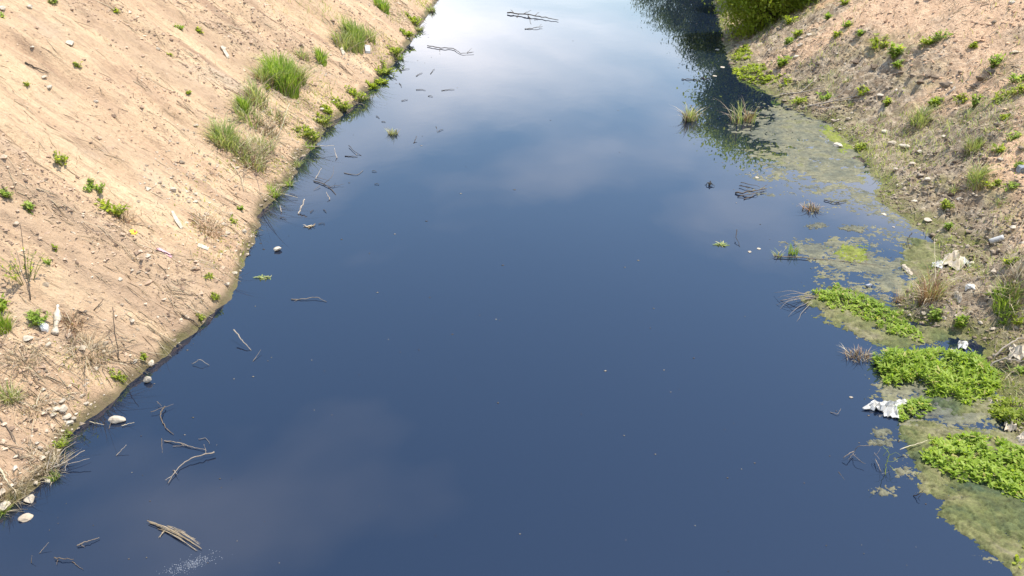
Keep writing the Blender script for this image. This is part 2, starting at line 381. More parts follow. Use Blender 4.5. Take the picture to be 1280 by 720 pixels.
tag(bank('r'), 'weedy muddy canal bank with rough clods', kind='structure')

# ------------------------------------------------------------------ crumbs, gravel and straw nobody could count
OCT = np.array([[1, 0, 0], [-1, 0, 0], [0, 1, 0], [0, -1, 0], [0, 0, 1], [0, 0, -1]], float)
OCTF = np.array([[0, 2, 4], [2, 1, 4], [1, 3, 4], [3, 0, 4], [2, 0, 5], [1, 2, 5], [3, 1, 5], [0, 3, 5]])
def crumbs(name, P, size, mat, tone, label, cat, flat=0.6, jit=0.45):
    n = len(P); V = OCT[None] * (1 + rng.uniform(-jit, jit, (n, 6, 3))) + rng.uniform(-0.25, 0.25, (n, 6, 3))
    s = size[:, None, None] * np.stack([rng.uniform(0.7, 1.4, n), rng.uniform(0.7, 1.4, n), np.full(n, flat)], 1)[:, None, :]
    a = _ang(n); V = V * s; x = V[..., 0] * np.cos(a)[:, None] - V[..., 1] * np.sin(a)[:, None]; y = V[..., 0] * np.sin(a)[:, None] + V[..., 1] * np.cos(a)[:, None]
    V = np.stack([x, y, V[..., 2]], -1) + P[:, None, :]
    f = (np.arange(n)[:, None, None] * 6 + OCTF[None]).reshape(-1, 3)
    o = mk(name, V.reshape(-1, 3), [f], mat, smooth=mat is M['mclod'], tone=np.repeat(tone, 6)); return tag(o, label, cat, kind='stuff')
def scatter(n, side, dmin, dmax, ymax=29, dens=None, dpow=1.0):
    y = np.exp(rng.uniform(np.log(2.9), np.log(ymax), n)); d = dmin + (dmax - dmin) * rng.uniform(0, 1, n) ** dpow
    x = xl(y) - d if side == 'l' else xr(y) + d
    if dens is not None:
        k = rng.uniform(0, 1, n) < dens(x, y, d); x, y, d = x[k], y[k], d[k]
    z = height(x, y); return np.stack([x, y, z], 1), d
dn = lambda x, y, d: 0.10 + 0.9 * sstep(-0.05, 0.55, noise2(x * 0.5, y * 1.7, 8) + 0.35 * noise2(x * 2, y * 5, 51))
P, d = scatter(95000, 'l', 0.05, 5.2, 29, dn)
sz = np.clip(rng.lognormal(-4.75, 0.55, len(P)), 0.003, 0.035) * (0.75 + P[:, 1] / 26)
crumbs('soil_crumbs', P, sz, M['clod'], np.clip(rng.normal(0.42, 0.25, len(P)), 0, 1), 'loose dry soil crumbs strewn down the sandy bank', 'soil')
P, d = scatter(7000, 'l', -0.02, 1.1, 28, lambda x, y, d: 0.15 + 0.85 * sstep(0.0, 0.5, noise2(x * 1.2, y * 1.2, 52)), 1.3)
sz = np.clip(rng.lognormal(-4.4, 0.5, len(P)), 0.005, 0.04)
crumbs('gravel', P, sz, M['stone'], rng.uniform(0.1, 1, len(P)) ** 1.2, 'pale gravel along the foot of the sandy bank', 'gravel')
P, d = scatter(52000, 'r', 0.0, 3.0, 27, lambda x, y, d: (0.25 + 0.75 * sstep(-0.25, 0.4, noise2(x * 1.1, y * 1.1, 53))) * (1 - 0.9 * sstep(0.9, 2.1, d)))
sz = np.clip(rng.lognormal(-4.55, 0.5, len(P)), 0.005, 0.045) * (0.8 + P[:, 1] / 30)
crumbs('mud_crumbs', P, sz, M['mclod'], np.clip(rng.normal(0.42, 0.17, len(P)), 0, 1), 'crumbly grey-brown mud clods on the foot of the weedy bank', 'mud')
P, d = scatter(15000, 'r', 1.3, 5.5, 28, lambda x, y, d: 0.2 + 0.8 * sstep(-0.1, 0.5, noise2(x * 0.9, y * 0.9, 54)))
sz = np.clip(rng.lognormal(-4.3, 0.5, len(P)), 0.008, 0.05) * (0.7 + P[:, 1] / 26)
crumbs('dry_crumbs', P, sz, M['rclod'], np.clip(rng.normal(0.45, 0.22, len(P)), 0, 1), 'reddish dry soil crumbs high on the weedy bank', 'soil')
def litter(name, P, L, w, az, mat, label, cat='straw', tone=None, lift=0.006, tilt=0.12):
    n = len(P); dx = np.cos(az) * L * 0.5; dy = np.sin(az) * L * 0.5
    a = P.copy(); b = P.copy(); a[:, 0] -= dx; a[:, 1] -= dy; b[:, 0] += dx; b[:, 1] += dy
    a[:, 2] = ground(a[:, 0], a[:, 1]) + lift * rng.uniform(0.2, 1.6, n); b[:, 2] = ground(b[:, 0], b[:, 1]) + lift + np.abs(rng.normal(0, tilt, n)) * L * 0.5
    m = (a + b) / 2; m[:, 2] = np.maximum(m[:, 2], ground(m[:, 0], m[:, 1]) + lift); m[:, :2] += rng.normal(0, 0.06, (n, 2)) * L[:, None]
    s = np.stack([-np.sin(az), np.cos(az), np.zeros(n)], 1) * (w / 2)[:, None]; u = np.zeros((n, 3)); u[:, 2] = w
    V = np.stack([a - s, a + s, a + u, m - s, m + s, m + u, b - s * .4, b + s * .4, b + u * .4], 1)
    q = np.array([[0, 1, 4, 3], [1, 2, 5, 4], [2, 0, 3, 5], [3, 4, 7, 6], [4, 5, 8, 7], [5, 3, 6, 8]])
    f = (np.arange(n)[:, None, None] * 9 + q[None]).reshape(-1, 4)
    tn = rng.uniform(0, 1, n) if tone is None else tone
    return tag(mk(name, V.reshape(-1, 3), [f], mat, tone=np.repeat(tn, 9)), label, cat, kind='stuff')
P, d = scatter(12000, 'l', 0.0, 5.0, 27, lambda x, y, d: np.clip(0.10 + 0.9 * sstep(1.0, 0.1, d) * sstep(0.0, 0.4, noise2(x * 0.9, y * 0.9, 55)) + 0.6 * sstep(0.1, 0.6, noise2(x * 0.5, y * 1.7, 8)), 0, 1))
n = len(P); litter('straw_litter', P, rng.uniform(0.05, 0.28, n) * (0.7 + P[:, 1] / 40), rng.uniform(0.003, 0.007, n) * (0.7 + P[:, 1] / 20), rng.normal(0, 0.38, n), M['straw'],
                   'scattered dead straw and twigs on the sandy bank')
P, d = scatter(9000, 'r', 0.0, 3.2, 26, lambda x, y, d: 0.12 + 0.75 * sstep(0.0, 0.5, noise2(x * 0.8, y * 0.8, 56)))
n = len(P); litter('dead_stalk_litter', P, rng.uniform(0.05, 0.26, n) * (0.7 + P[:, 1] / 40), rng.uniform(0.003, 0.008, n) * (0.7 + P[:, 1] / 20), _ang(n), M['straw'],
                   'scattered dead stalks lying over the muddy bank')

def stubble(name, n, side, d0, d1, dens, mat, label, cat, hh, ww):
    P, d = scatter(n, side, d0, d1, 27, dens); k = len(P); sc = 0.7 + P[:, 1] / 18
    ac = Acc(); ac.add(*blades(P - np.array([0, 0, 0.004]), _ang(k), rng.uniform(*hh, k) * sc, rng.uniform(0.2, 1.6, k), rng.uniform(*ww, k) * sc, 0.3, 3)); tag(ac.build(name, M[mat]), label, cat, kind='stuff')
gm = lambda x, y, d: sstep(-0.1, 0.5, noise2(x * 0.9, y * 0.9, 57) + 0.5 * noise2(x * 3, y * 3, 58)) * (1 - 0.8 * sstep(1.0, 2.6, d))
stubble('grass_stubble', 24000, 'r', 0.02, 3.2, gm, 'palegrass', 'thin pale grass stubble over the muddy bank', 'grass', (0.04, 0.13), (0.005, 0.011))
stubble('dead_grass_stubble', 16000, 'r', 0.02, 3.0, lambda x, y, d: 0.15 + 0.85 * gm(x + 7, y + 3, d), 'straw', 'dead straw-coloured stubble over the muddy bank', 'grass', (0.03, 0.10), (0.004, 0.008))
stubble('moss_stubble', 12000, 'r', 0.0, 1.3, lambda x, y, d: gm(x + 17, y + 13, d) * (1 - d / 1.4), 'ylleaf', 'low yellow-green ground cover at the muddy waterline', 'ground cover', (0.015, 0.05), (0.006, 0.012))
stubble('waterline_stubble', 16000, 'l', 0.0, 0.8, lambda x, y, d: np.clip(sstep(-0.1, 0.5, noise2(x * 1.4, y * 1.4, 59)) * (1 - d / 0.85) * (0.3 + 0.7 * sstep(6, 10, y)), 0, 1), 'ylleaf', 'low yellow-green ground cover along the sandy waterline', 'ground cover', (0.015, 0.06), (0.005, 0.010))
stubble('sparse_grass', 9000, 'l', 0.3, 2.6, lambda x, y, d: sstep(0.1, 0.6, noise2(x * 0.6, y * 0.6, 62)) * sstep(7, 11, y) * (1 - sstep(1.2, 2.6, d)), 'palegrass', 'sparse pale grass growing through the sandy bank', 'grass', (0.05, 0.16), (0.004, 0.008))
stubble('dry_sand_stubble', 9000, 'l', 0.05, 1.8, lambda x, y, d: 0.04 + 0.9 * sstep(0.15, 0.6, noise2(x * 0.7, y * 0.7, 61)) * (1 - d / 1.9), 'straw', 'dead straw stubble low on the sandy bank', 'grass', (0.03, 0.11), (0.003, 0.007))

# ------------------------------------------------------------------ plant builders
def roots_disc(p, rx, ry, n, pw=0.6):
    a = _ang(n); r = rng.uniform(0, 1, n) ** pw; x = p[0] + np.cos(a) * r * rx; y = p[1] + np.sin(a) * r * ry
    return np.stack([x, y, ground(x, y) - 0.01], 1), a, r
def grass(px, py, wpx, hpx, n, label, mat='grass', dry=0.0, lean=0.5, bw=1.3, name='grass_clump', cat='grass', group=None, droop=0.3, water=False, drymat='straw', ry=0.7):
    p = W(px, py) if water else B(px, py); s = mpp(p); h = hpx * s * 1.08; r = wpx * s / 2
    reach = min(lean * h, r * 0.7); rr = max(r - reach * 0.4, r * 0.5)
    e = empty(name, p, label, cat, group)
    def part(nm, k, m, hf, ln):
        q, a, rad = roots_disc(p, rr * (1.0 if water else 0.62), rr * ry * 1.15, k)
        az = a + rng.normal(0, 0.9, k); hh = h * rng.uniform(0.45, 1.0, k) * hf * (1 - 0.25 * rad)
        ac = Acc(); ac.add(*blades(q, az, hh, rng.uniform(0.1, 1.9, k) * ln, np.full(k, bw * s) * rng.uniform(0.7, 1.3, k), droop))
        ac.build(nm, M[m], e, p)['kind'] = 'stuff'
    kd = int(n * dry)
    if n - kd: part('blades', n - kd, mat, 1.0, lean * (0.5 + rng.uniform(0, .5)))
    if kd: part('dry_blades', kd, drymat, 0.9, lean * 1.6)
    return e
def weed(px, py, wpx, hpx, label, nst=9, nl=9, mat='ylleaf', leafpx=5, group=None, name='leafy_weed', cat='weed', water=False, up=0.25, slim=0.5):
    p = W(px, py) if water else B(px, py); s = mpp(p); h = hpx * s * 1.05; r = wpx * s / 2
    e = empty(name, p, label, cat, group); st = Acc(); lf = Acc()
    for i in range(nst):
        a = rng.uniform(0, 2 * pi); rr = r * rng.uniform(0.2, 1) ** 0.7; hh = h * rng.uniform(0.4, 1)
        q0 = np.array([p[0], p[1], p[2]]) + np.array([cos(a), sin(a), 0]) * rr * 0.3; q0[2] = ground(q0[0], q0[1]) - 0.01
        q1 = p + np.array([cos(a) * rr, sin(a) * rr, 0]); q1[2] = max(ground(q1[0], q1[1]) + 0.3 * hh, p[2] + hh * (1 - 0.4 * rr / r))
        mid = (q0 + q1) / 2; mid[2] += 0.15 * hh
        L = smooth_line([q0, mid, q1], 6); st.add(*tube(L, 0.5 * s, 0.25 * s, 4, rng.uniform(0, 1)))
        t = rng.uniform(0.25, 1, nl); pos = np.stack([np.interp(t * 5, np.arange(6), L[:, k]) for k in range(3)], 1)
        LL = leafpx * s * rng.uniform(0.6, 1.25, nl)
        lf.add(*leaves(pos, _ang(nl), rng.normal(up, 0.45, nl), LL, LL * slim))
    st.build('stems', M['stem'], e, p)['kind'] = 'stuff'; lf.build('leaves', M[mat], e, p)['kind'] = 'stuff'; return e
def poly_sd(x, y, P):
    d = np.full(x.shape, 1e9); ins = np.zeros(x.shape, bool); n = len(P)
    for i in range(n):
        a, b = P[i], P[(i + 1) % n]; e = b - a; wx, wy = x - a[0], y - a[1]
        t = np.clip((wx * e[0] + wy * e[1]) / (e @ e + 1e-12), 0, 1)
        d = np.minimum(d, (wx - e[0] * t) ** 2 + (wy - e[1] * t) ** 2)
        c = (a[1] <= y) != (b[1] <= y); xc = a[0] + (y - a[1]) / (e[1] if abs(e[1]) > 1e-12 else 1e-12) * e[0]
        ins ^= c & (x < xc)
    return np.where(ins, 1, -1) * np.sqrt(d)
def mat_patch(name, pix, mat, label, cat='algae', top=0.012, cell=0.014, edge=0.10, amp=0.018, fs=7, seed=0, bias=0.0, kind=None, rag=0.10):
    """floating mat: its rough top breaks the water surface, so its rim is ragged and holed"""
    Pp = np.array([W(*q)[:2] for q in pix]); c = Pp.mean(0); loc = np.array([c[0], c[1], 0.0])
    lo, hi = Pp.min(0) - 0.15, Pp.max(0) + 0.15
    X, Y = np.meshgrid(np.arange(lo[0], hi[0], cell), np.arange(lo[1], hi[1], cell * 1.2))
    sd = poly_sd(X, Y, Pp) + rag * fbm(X * 2.2, Y * 2.2, 60 + seed, 4, 0.55)
    z = np.clip(sd / edge, -1, 1) * (top + 0.4 * amp) - 0.4 * amp + bias + amp * 0.6 * fbm(X * fs, Y * fs * 1.5, 70 + seed, 4, 0.6) + amp * 0.75 * fbm(X * fs * 5, Y * fs * 6, 71 + seed, 3, 0.7)
    z = np.minimum(z, top * 1.6); keep = (z > -0.012) & (sd > -edge)
    q = gridfaces(*X.shape); k = keep.ravel()[q].any(1); q = q[k]
    idx = np.unique(q); rem = np.full(X.size, -1); rem[idx] = np.arange(len(idx))
    V = np.stack([X.ravel(), Y.ravel(), np.maximum(z, -0.03).ravel()], 1)[idx]
    return tag(mk(name, V, [rem[q]], M[mat], loc=loc), label, cat, kind=kind)
def cress(pix, label, hmax=0.13, dens=900, mat='cress', leaf=0.045, slim=0.35, up=0.55, edge=0.16, base=0.0, name='water_plant_mat', seed=0, nleaf=7, stiff=0.6, onland=False):
    Pp = np.array([(B(*q) if onland else W(*q))[:2] for q in pix]); c = Pp.mean(0); loc = np.array([c[0], c[1], float(ground(*c)) if onland else 0.0])
    lo, hi = Pp.min(0) - 0.1, Pp.max(0) + 0.1; n = int(dens * (hi - lo).prod())
    x = rng.uniform(lo[0], hi[0], n); y = rng.uniform(lo[1], hi[1], n)
    sd = poly_sd(x, y, Pp) + 0.09 * fbm(x * 4, y * 4, 80 + seed, 3)
    k = (sd > 0) & (noise2(x * 6, y * 6, 90 + seed) > -0.6); x, y, sd = x[k], y[k], sd[k]; n = len(x)
    top = hmax * np.sqrt(np.clip(sd / edge, 0.06, 1)) * (0.75 + 0.5 * fbm(x * 5, y * 5, 85 + seed, 2)).clip(0.2) * rng.uniform(0.55, 1.1, n)
    b0 = ground(x, y) if onland else np.full(n, base)
    e = empty(name, loc, label, 'water plant' if not onland else 'weed'); st = Acc(); lf = Acc()
    rt = np.stack([x, y, b0 - 0.01], 1); az = _ang(n)
    ln = rng.uniform(0.0, 0.7, n)
    st.add(*blades(rt, az, top + 0.01, ln, np.full(n, 0.005), 0.1, 3))
    tip = rt + np.stack([np.cos(az) * ln * top * .8, np.sin(az) * ln * top * .8, top], 1)
    pos = np.repeat(tip, nleaf, 0); m = len(pos); drop = rng.uniform(0, 1, m) ** 1.5
    pos = pos - (np.repeat(tip - rt, nleaf, 0)) * (drop * stiff)[:, None]; pos[:, 2] = np.maximum(pos[:, 2], np.repeat(b0, nleaf) + 0.006)
    L = leaf * rng.uniform(0.35, 1.3, m); clump = np.repeat(np.clip(0.5 + 0.5 * noise2(x * 3.5, y * 3.5, 95 + seed), 0, 1), nleaf)
    lf.add(*leaves(pos, _ang(m), rng.normal(up * 0.4, 0.4, m), L, L * slim, np.where(rng.uniform(0, 1, m) < 0.05, 1.0, np.clip(0.5 * clump + 0.45 * rng.uniform(0, 1, m), 0, 0.9))))
    st.build('stems', M['stem'], e, loc)['kind'] = 'stuff'; lf.build('leaves', M[mat], e, loc)['kind'] = 'stuff'; return e
def stone(px, py, wpx, label, mat='stone', tone=0.7, flat=0.6, group=None, water=False, asp=1.0, name='stone', sink=0.25, rot=None):
    p = W(px, py) if water else B(px, py); s = mpp(p) * wpx / 2; V = ICO3[0].copy(); sd = rng.integers(0, 500)
    for _ in range(13):                                     # broken faces
        nv = rng.normal(0, 1, 3); nv /= np.linalg.norm(nv); ex = np.maximum(V @ nv - rng.uniform(0.5, 0.85), 0); V = V - ex[:, None] * nv
    V = V * (1 + 0.06 * noise2(V[:, 0] * 3 + sd, V[:, 2] * 3 + V[:, 1] * 2, 5))[:, None] * 1.2
    V = V * np.array([s, s * asp * rng.uniform(0.6, 1.0), s * flat * rng.uniform(0.7, 1.1)]); V = rotz(V, rng.uniform(0, 3) if rot is None and not water else 0.3)
    V = V + p + np.array([0, 0, s * flat * (1 - 2 * sink)])
    return tag(mk(name, V, [ICO3[1]], M[mat], loc=p, smooth=False, tone=np.full(len(V), tone)), label, 'stone', group)
def stick(pts, r, label, name='stick', cat='stick', mat='wood', tone=0.6, twigs=(), group=None, taper=0.45, bank=False, jit=0.15, k=6):
    """pts: (px, py[, z above water or bank])"""
    def P(q):
        if bank:
            b = B(q[0], q[1]); b[2] += (q[2] if len(q) > 2 else 0.012); return b
        return W(q[0], q[1], q[2] if len(q) > 2 else 0.006)
    A = [P(q) for q in pts]; s = mpp(A[0]); r = r * (0.72 if bank else 0.52); L = smooth_line(A, max(9, 4 * len(A)), 0.5 * r * s)
    ac = Acc(); ac.add(*tube(L, r * s, r * s * taper, k, tone, 0.15)); o = ac.build(name, M[mat], None, A[0]); tag(o, label, cat, group)
    for tw in twigs:
        tw = [(q[0] + rng.normal(0, 1.2), q[1] + rng.normal(0, 0.8), *q[2:]) for q in tw] if len(twigs) > 12 else tw
        T = smooth_line([P(q) for q in tw], 7, r * s * 0.5); ac = Acc(); ac.add(*tube(T, r * s * 0.55, r * s * 0.2, 5, min(1, tone + 0.1), 0.1)); ac.build('twig', M[mat], o, A[0])
    return o
def crumple(px, py, wpx, hpx, label, name, cat, mat='plastic', thick=0.06, water=False, rot=0.0, freq=2.4, amp=0.35, group=None):
    p = W(px, py) if water else B(px, py); s = mpp(p); V, f = ICO4[0].copy(), ICO4[1]; sd = rng.integers(0, 400)
    a = noise2(V[:, 0] * freq + sd, V[:, 1] * freq + V[:, 2] * 2, 1); b = noise2(V[:, 0] * freq * 2.3 + sd, V[:, 1] * freq * 2.3 - V[:, 2], 2)
    ridge = (1 - np.abs(a)) ** 3 * amp * 1.3 + (1 - np.abs(b)) ** 3 * amp * 0.9
    ang = np.arctan2(V[:, 1], V[:, 0]); rim = 1 + 0.28 * noise2(np.cos(ang) * 1.6 + sd, np.sin(ang) * 1.6, 4) + 0.12 * noise2(np.cos(ang) * 5, np.sin(ang) * 5 + sd, 6)
    d = hpx * s / max(0.35, abs(ray(px, py)[2]) / np.linalg.norm(ray(px, py)))
    X = V[:, 0] * rim * wpx * s / 2; Y = V[:, 1] * rim * d / 2; Z = 0.62 * thick * (V[:, 2] * 0.35 + ridge * (V[:, 2] > -0.2) * np.clip(V[:, 2] + 0.25, 0, 1))
    V = rotz(np.stack([X, Y, Z], 1), rot); V = V + p; V[:, 2] += ground(V[:, 0], V[:, 1]) - p[2] + 0.15 * thick
    return tag(mk(name, V, [f], M[mat], loc=p, smooth=True, tone=np.clip(0.5 + a * 0.6, 0, 1)), label, cat, group)
def sheet(pix, thick, label, name, cat, mat='plastic', n=(15, 8), water=True):
    """crumpled film: a coarse, sharply creased sheet with a closed underside"""
    Q = np.array([W(*q) if water else B(*q) for q in pix]); U, Vv = np.meshgrid(np.linspace(0, 1, n[0]), np.linspace(0, 1, n[1]))
    U = np.clip(U + rng.normal(0, 0.35 / n[0], U.shape), -.03, 1.03); Vv = np.clip(Vv + rng.normal(0, 0.35 / n[1], U.shape), -.06, 1.06)
    P = ((1 - U) * (1 - Vv))[..., None] * Q[0] + (U * (1 - Vv))[..., None] * Q[1] + (U * Vv)[..., None] * Q[2] + ((1 - U) * Vv)[..., None] * Q[3]
    bell = np.sqrt(np.clip(4 * U * (1 - U), 0.02, 1) * np.clip(4 * Vv * (1 - Vv), 0.05, 1))
    z = ground(P[..., 0], P[..., 1]) + 0.008 + thick * (0.25 + 0.75 * bell) * rng.uniform(0, 1, U.shape) ** 1.3
    P[..., 2] = z; T = P.reshape(-1, 3); Bm = T.copy(); Bm[:, 2] -= 0.006
    q = gridfaces(n[1], n[0]); d = rng.uniform(0, 1, len(q)) < 0.5
    tr = np.concatenate([np.where(d[:, None], q[:, [0, 1, 2]], q[:, [0, 1, 3]]), np.where(d[:, None], q[:, [0, 2, 3]], q[:, [1, 2, 3]])])
    N0 = len(T); rim = np.concatenate([np.arange(n[0]), np.arange(2 * n[0] - 1, N0, n[0]), np.arange(N0 - 2, N0 - n[0] - 1, -1), np.arange(N0 - 2 * n[0], 0, -n[0])])
    side = np.stack([rim, np.roll(rim, -1), np.roll(rim, -1) + N0, rim + N0], 1)
    return tag(mk(name, np.concatenate([T, Bm]), [tr, tr[:, ::-1] + N0, side], M[mat], loc=T[0], smooth=False, tone=np.tile(rng.uniform(0.2, 1, N0), 2)), label, cat)
def bush(p, rx, ry, h, n, label, mat, leaf=0.09, seed=0, slim=0.35, clumps=70, wand=0, group=None, name='bush'):
    p = np.asarray(p, float); e = empty(name, p, label, 'bush', group); tk = Acc(); lf = Acc()
    cc = rng.normal(0, 1, (clumps, 3)); cc /= np.linalg.norm(cc, axis=1)[:, None]; cc *= rng.uniform(0.35, 1, (clumps, 1)) ** 0.5
    C = p + np.stack([cc[:, 0] * rx, cc[:, 1] * ry, h * 0.47 + cc[:, 2] * h * 0.5], 1)
    C[:, 2] = np.maximum(C[:, 2], ground(C[:, 0], C[:, 1]) + 0.08)
    for i in range(0, clumps, 3):
        b0 = p + np.array([rng.normal(0, 0.12 * rx), rng.normal(0, 0.12 * ry), -0.1]); m = (b0 + C[i]) / 2 + np.array([0, 0, 0.12 * h])
        tk.add(*tube(smooth_line([b0, m, C[i]], 7, 0.02), 0.022, 0.006, 5, rng.uniform(0, 1)))
    m = n // clumps; pos = np.repeat(C, m, 0) + rng.normal(0, 1, (clumps * m, 3)) * np.array([rx * 0.14, ry * 0.14, h * 0.085])
    pos[:, 2] = np.maximum(pos[:, 2], np.maximum(ground(pos[:, 0], pos[:, 1]), 0) + 0.03)
    k = len(pos); L = leaf * rng.uniform(0.6, 1.3, k); tn = np.clip(np.repeat(rng.uniform(0.1, 0.9, clumps), m) * 0.6 + rng.uniform(0, 0.5, k), 0, 1)
    lf.add(*leaves(pos, _ang(k), rng.normal(0.25, 0.6, k), L, L * slim, tn))
    if wand:
        a = _ang(wand); q = p + np.stack([np.cos(a) * rx * 0.7 * rng.uniform(0, 1, wand), np.sin(a) * ry * 0.7 * rng.uniform(0, 1, wand), np.zeros(wand)], 1)
        q[:, 2] = ground(q[:, 0], q[:, 1]); lf.add(*blades(q, a, h * rng.uniform(0.7, 1.15, wand), rng.uniform(0.05, 0.4, wand), np.full(wand, 0.03), 0.15, 5))
    tk.build('trunk', M['bark'], e, p); lf.build('crown', M[mat], e, p); return e

LM = dict(
    l=[(47, 88, 'the dark dead stick'), (87, 54, 'the pale yellow slab'), (354, 90, 'the tallest grass clump'), (442, 40, 'the broad light grass clump'), (282, 165, 'the wide pale grass clump'),
       (142, 262, 'the broad-leaved weed'), (72, 400, 'the white bottle'), (167, 291, 'the yellow wrapper'), (220, 275, 'the long paper scrap'), (205, 317, 'the pink plastic strip'),
       (30, 335, 'the sprawling thin-stemmed weed'), (12, 485, 'the yellow-green tuft'), (80, 515, 'the waterline stone pile'), (112, 440, 'the straw heap'), (258, 280, 'the reddish dead grass'),
       (124, 387, 'the forked twig'), (240, 402, 'the brown driftwood stub'), (80, 578, 'the washed-up roots'), (12, 605, 'the pale fallen stalk'), (189, 455, 'the rounded cream stone'),
       (478, 8, 'the farthest grass clump'), (402, 70, 'the short tufted grass'), (280, 66, 'the narrow paper strip'), (78, 198, 'the yellowish seedling cluster'), (118, 235, 'the low creeping weed'),
       (149, 435, 'the upright dead stem'), (343, 240, 'the green waterline fringe'), (305, 125, 'the small upright clump'), (461, 63, 'the white plastic scrap'), (390, 183, 'the level pale stalk'),
       (491, 165, 'the lone water tuft'), (555, 60, 'the wavy dark twig'), (440, 190, 'the slanted dark twig'), (405, 230, 'the flooded twig tangle'), (377, 258, 'the thick peeled stick'), (545, 160, 'the tiny upright twig')],
    r=[(950, 30, 'the first bush'), (950, 95, 'the long creeping weed'), (925, 66, 'the small creeping weed'), (1118, 62, 'the upright bright weed'), (1158, 53, 'the low bright weed'),
       (1243, 75, 'the weed over a hollow'), (1183, 120, 'the broken pale stick'), (1045, 128, 'the pale dead brush'), (1048, 184, 'the white flat stone'), (1215, 175, 'the pale grass clump'),
       (1222, 212, 'the yellow-green grass clump'), (1276, 214, 'the blue-grey boulder'), (1245, 303, 'the white tube'), (1190, 328, 'the rag heap'), (1160, 350, 'the rusty dead stalks'),
       (1255, 372, 'the fresh green grass'), (1198, 400, 'the upright spit weed'), (1270, 442, 'the draped cream rag'), (1150, 140, 'the yellowish grass patch'), (1270, 98, 'the dark spreading weed'),
       (1012, 2, 'the low bright shrub'), (978, 76, 'the round bright weed'), (1112, 575, 'the bent water weed'), (1100, 512, 'the white plastic sheet'), (1050, 300, 'the small scum raft'), (1250, 690, 'the mottled algae rim')])
def near(label, px, py):
    c = min(LM['l' if px < 640 else 'r'], key=lambda q: (q[0] - px) ** 2 + (q[1] - py) ** 2)
    return label + ' near ' + c[2]
# ------------------------------------------------------------------ bushes on the muddy bank
p = B(950, 44); bush((p[0] + 0.3, p[1] + 0.9, p[2]), 1.4, 1.2, 2.5, 30000, 'bright yellow-green bush at the water edge, first of its row', 'ylleaf', 0.09, 1, 0.45, 120)
p = B(1012, 4); bush((p[0], p[1] + 0.3, p[2]), 0.7, 0.6, 0.7, 2500, 'low bright green shrub beside the first bush, higher on the slope', 'cress', 0.07, 2, 0.4, 40)
bl = ['broad green bush leaning over the water, second of its row', 'tall feathery green bush, third of its row', 'tall dense green bush, fourth of its row',
      'tall green bush with long wands, fifth of its row', 'tall leafy bush, sixth of its row', 'tallest leafy bush, last of its row']
for i, (yy, dx, h, wd) in enumerate(((24.6, 0.0, 2.6, 1.2), (28.0, 0.0, 2.9, 1.3), (32, 0.0, 3.2, 1.5), (37, 0.1, 3.5, 1.7), (43, 0.2, 3.8, 2.0), (50, 0.4, 4.2, 2.3))):
    x = float(xr(yy)) + dx + 1.55; h = h - 0.35
    bush((x, yy, float(ground(x, yy))), wd, wd * 1.2, h, 13000, bl[i], 'darkleaf', 0.11 + 0.01 * i, 10 + i, 0.3, 60, 160, 'bushes lining the muddy bank')

# ------------------------------------------------------------------ floating algae and scum
mat_patch('scum_mat', [(925, 165), (962, 128), (1000, 140), (1042, 158), (1066, 186), (1092, 222), (1060, 226), (1010, 222), (968, 220), (938, 205), (945, 190)], 'algae_grey',
          'broad grey-green scum sheet floating in the muddy bank\'s cove', top=0.012, cell=0.03, edge=0.35, seed=1, rag=0.22, fs=4)
mat_patch('scum_mat', [(935, 214), (1000, 216), (1080, 222), (1120, 255), (1158, 292), (1150, 318), (1110, 300), (1085, 275), (1040, 250), (980, 236)], 'algae_grey',
          'thin broken scum film over the cove shallows', top=0.004, cell=0.02, edge=0.4, seed=12, rag=0.3, bias=-0.0035, fs=5)
mat_patch('algae_patch', [(1018, 152), (1038, 158), (1052, 176), (1066, 192), (1050, 196), (1030, 176)], 'algae_bright', 'bright yellow-green algae strip where scum meets the mud', top=0.022, cell=0.025, edge=0.15, seed=2)
mat_patch('scum_mat', [(985, 312), (1015, 302), (1060, 303), (1092, 316), (1100, 332), (1060, 336), (1010, 330)], 'algae_grey', 'small grey-green scum raft around the floating branch', top=0.006, cell=0.016, edge=0.14, seed=3, rag=0.2)
mat_patch('algae_patch', [(1038, 313), (1060, 308), (1082, 312), (1084, 324), (1060, 328), (1042, 322)], 'algae_bright', 'yellowish algae island on the small scum raft', top=0.016, cell=0.014, edge=0.12, seed=4)
mat_patch('scum_mat', [(1030, 345), (1080, 335), (1130, 328), (1165, 322), (1180, 345), (1150, 372), (1120, 380), (1060, 372)], 'algae_grey', 'patchy grey scum between the floating branch and dry stalks', top=0.005, cell=0.014, edge=0.16, seed=5, rag=0.25, bias=-0.001)
mat_patch('algae_patch', [(1140, 300), (1160, 305), (1200, 320), (1235, 345), (1250, 375), (1200, 385), (1150, 372), (1135, 340)], 'algae_green', 'green and ochre algae shelf around the pale rags', top=0.022, cell=0.013, edge=0.12, seed=6, rag=0.16)
mat_patch('algae_patch', [(1014, 360), (1060, 358), (1110, 380), (1150, 405), (1160, 425), (1120, 435), (1080, 420), (1030, 402), (1008, 380)], 'algae_green', 'brownish algae rim under the narrow leafy mat', top=0.014, cell=0.011, edge=0.10, seed=7)
mat_patch('algae_patch', [(1130, 412), (1190, 408), (1225, 420), (1200, 428), (1150, 428)], 'algae_green', 'olive algae film on the little pool', top=0.012, cell=0.010, edge=0.08, seed=8)
mat_patch('scum_mat', [(1088, 462), (1105, 455), (1250, 500), (1262, 545), (1200, 548), (1128, 545), (1122, 520), (1100, 500)], 'algae_grey', 'murky grey scum channel between two leafy mats', top=0.006, cell=0.009, edge=0.10, seed=9, rag=0.14)
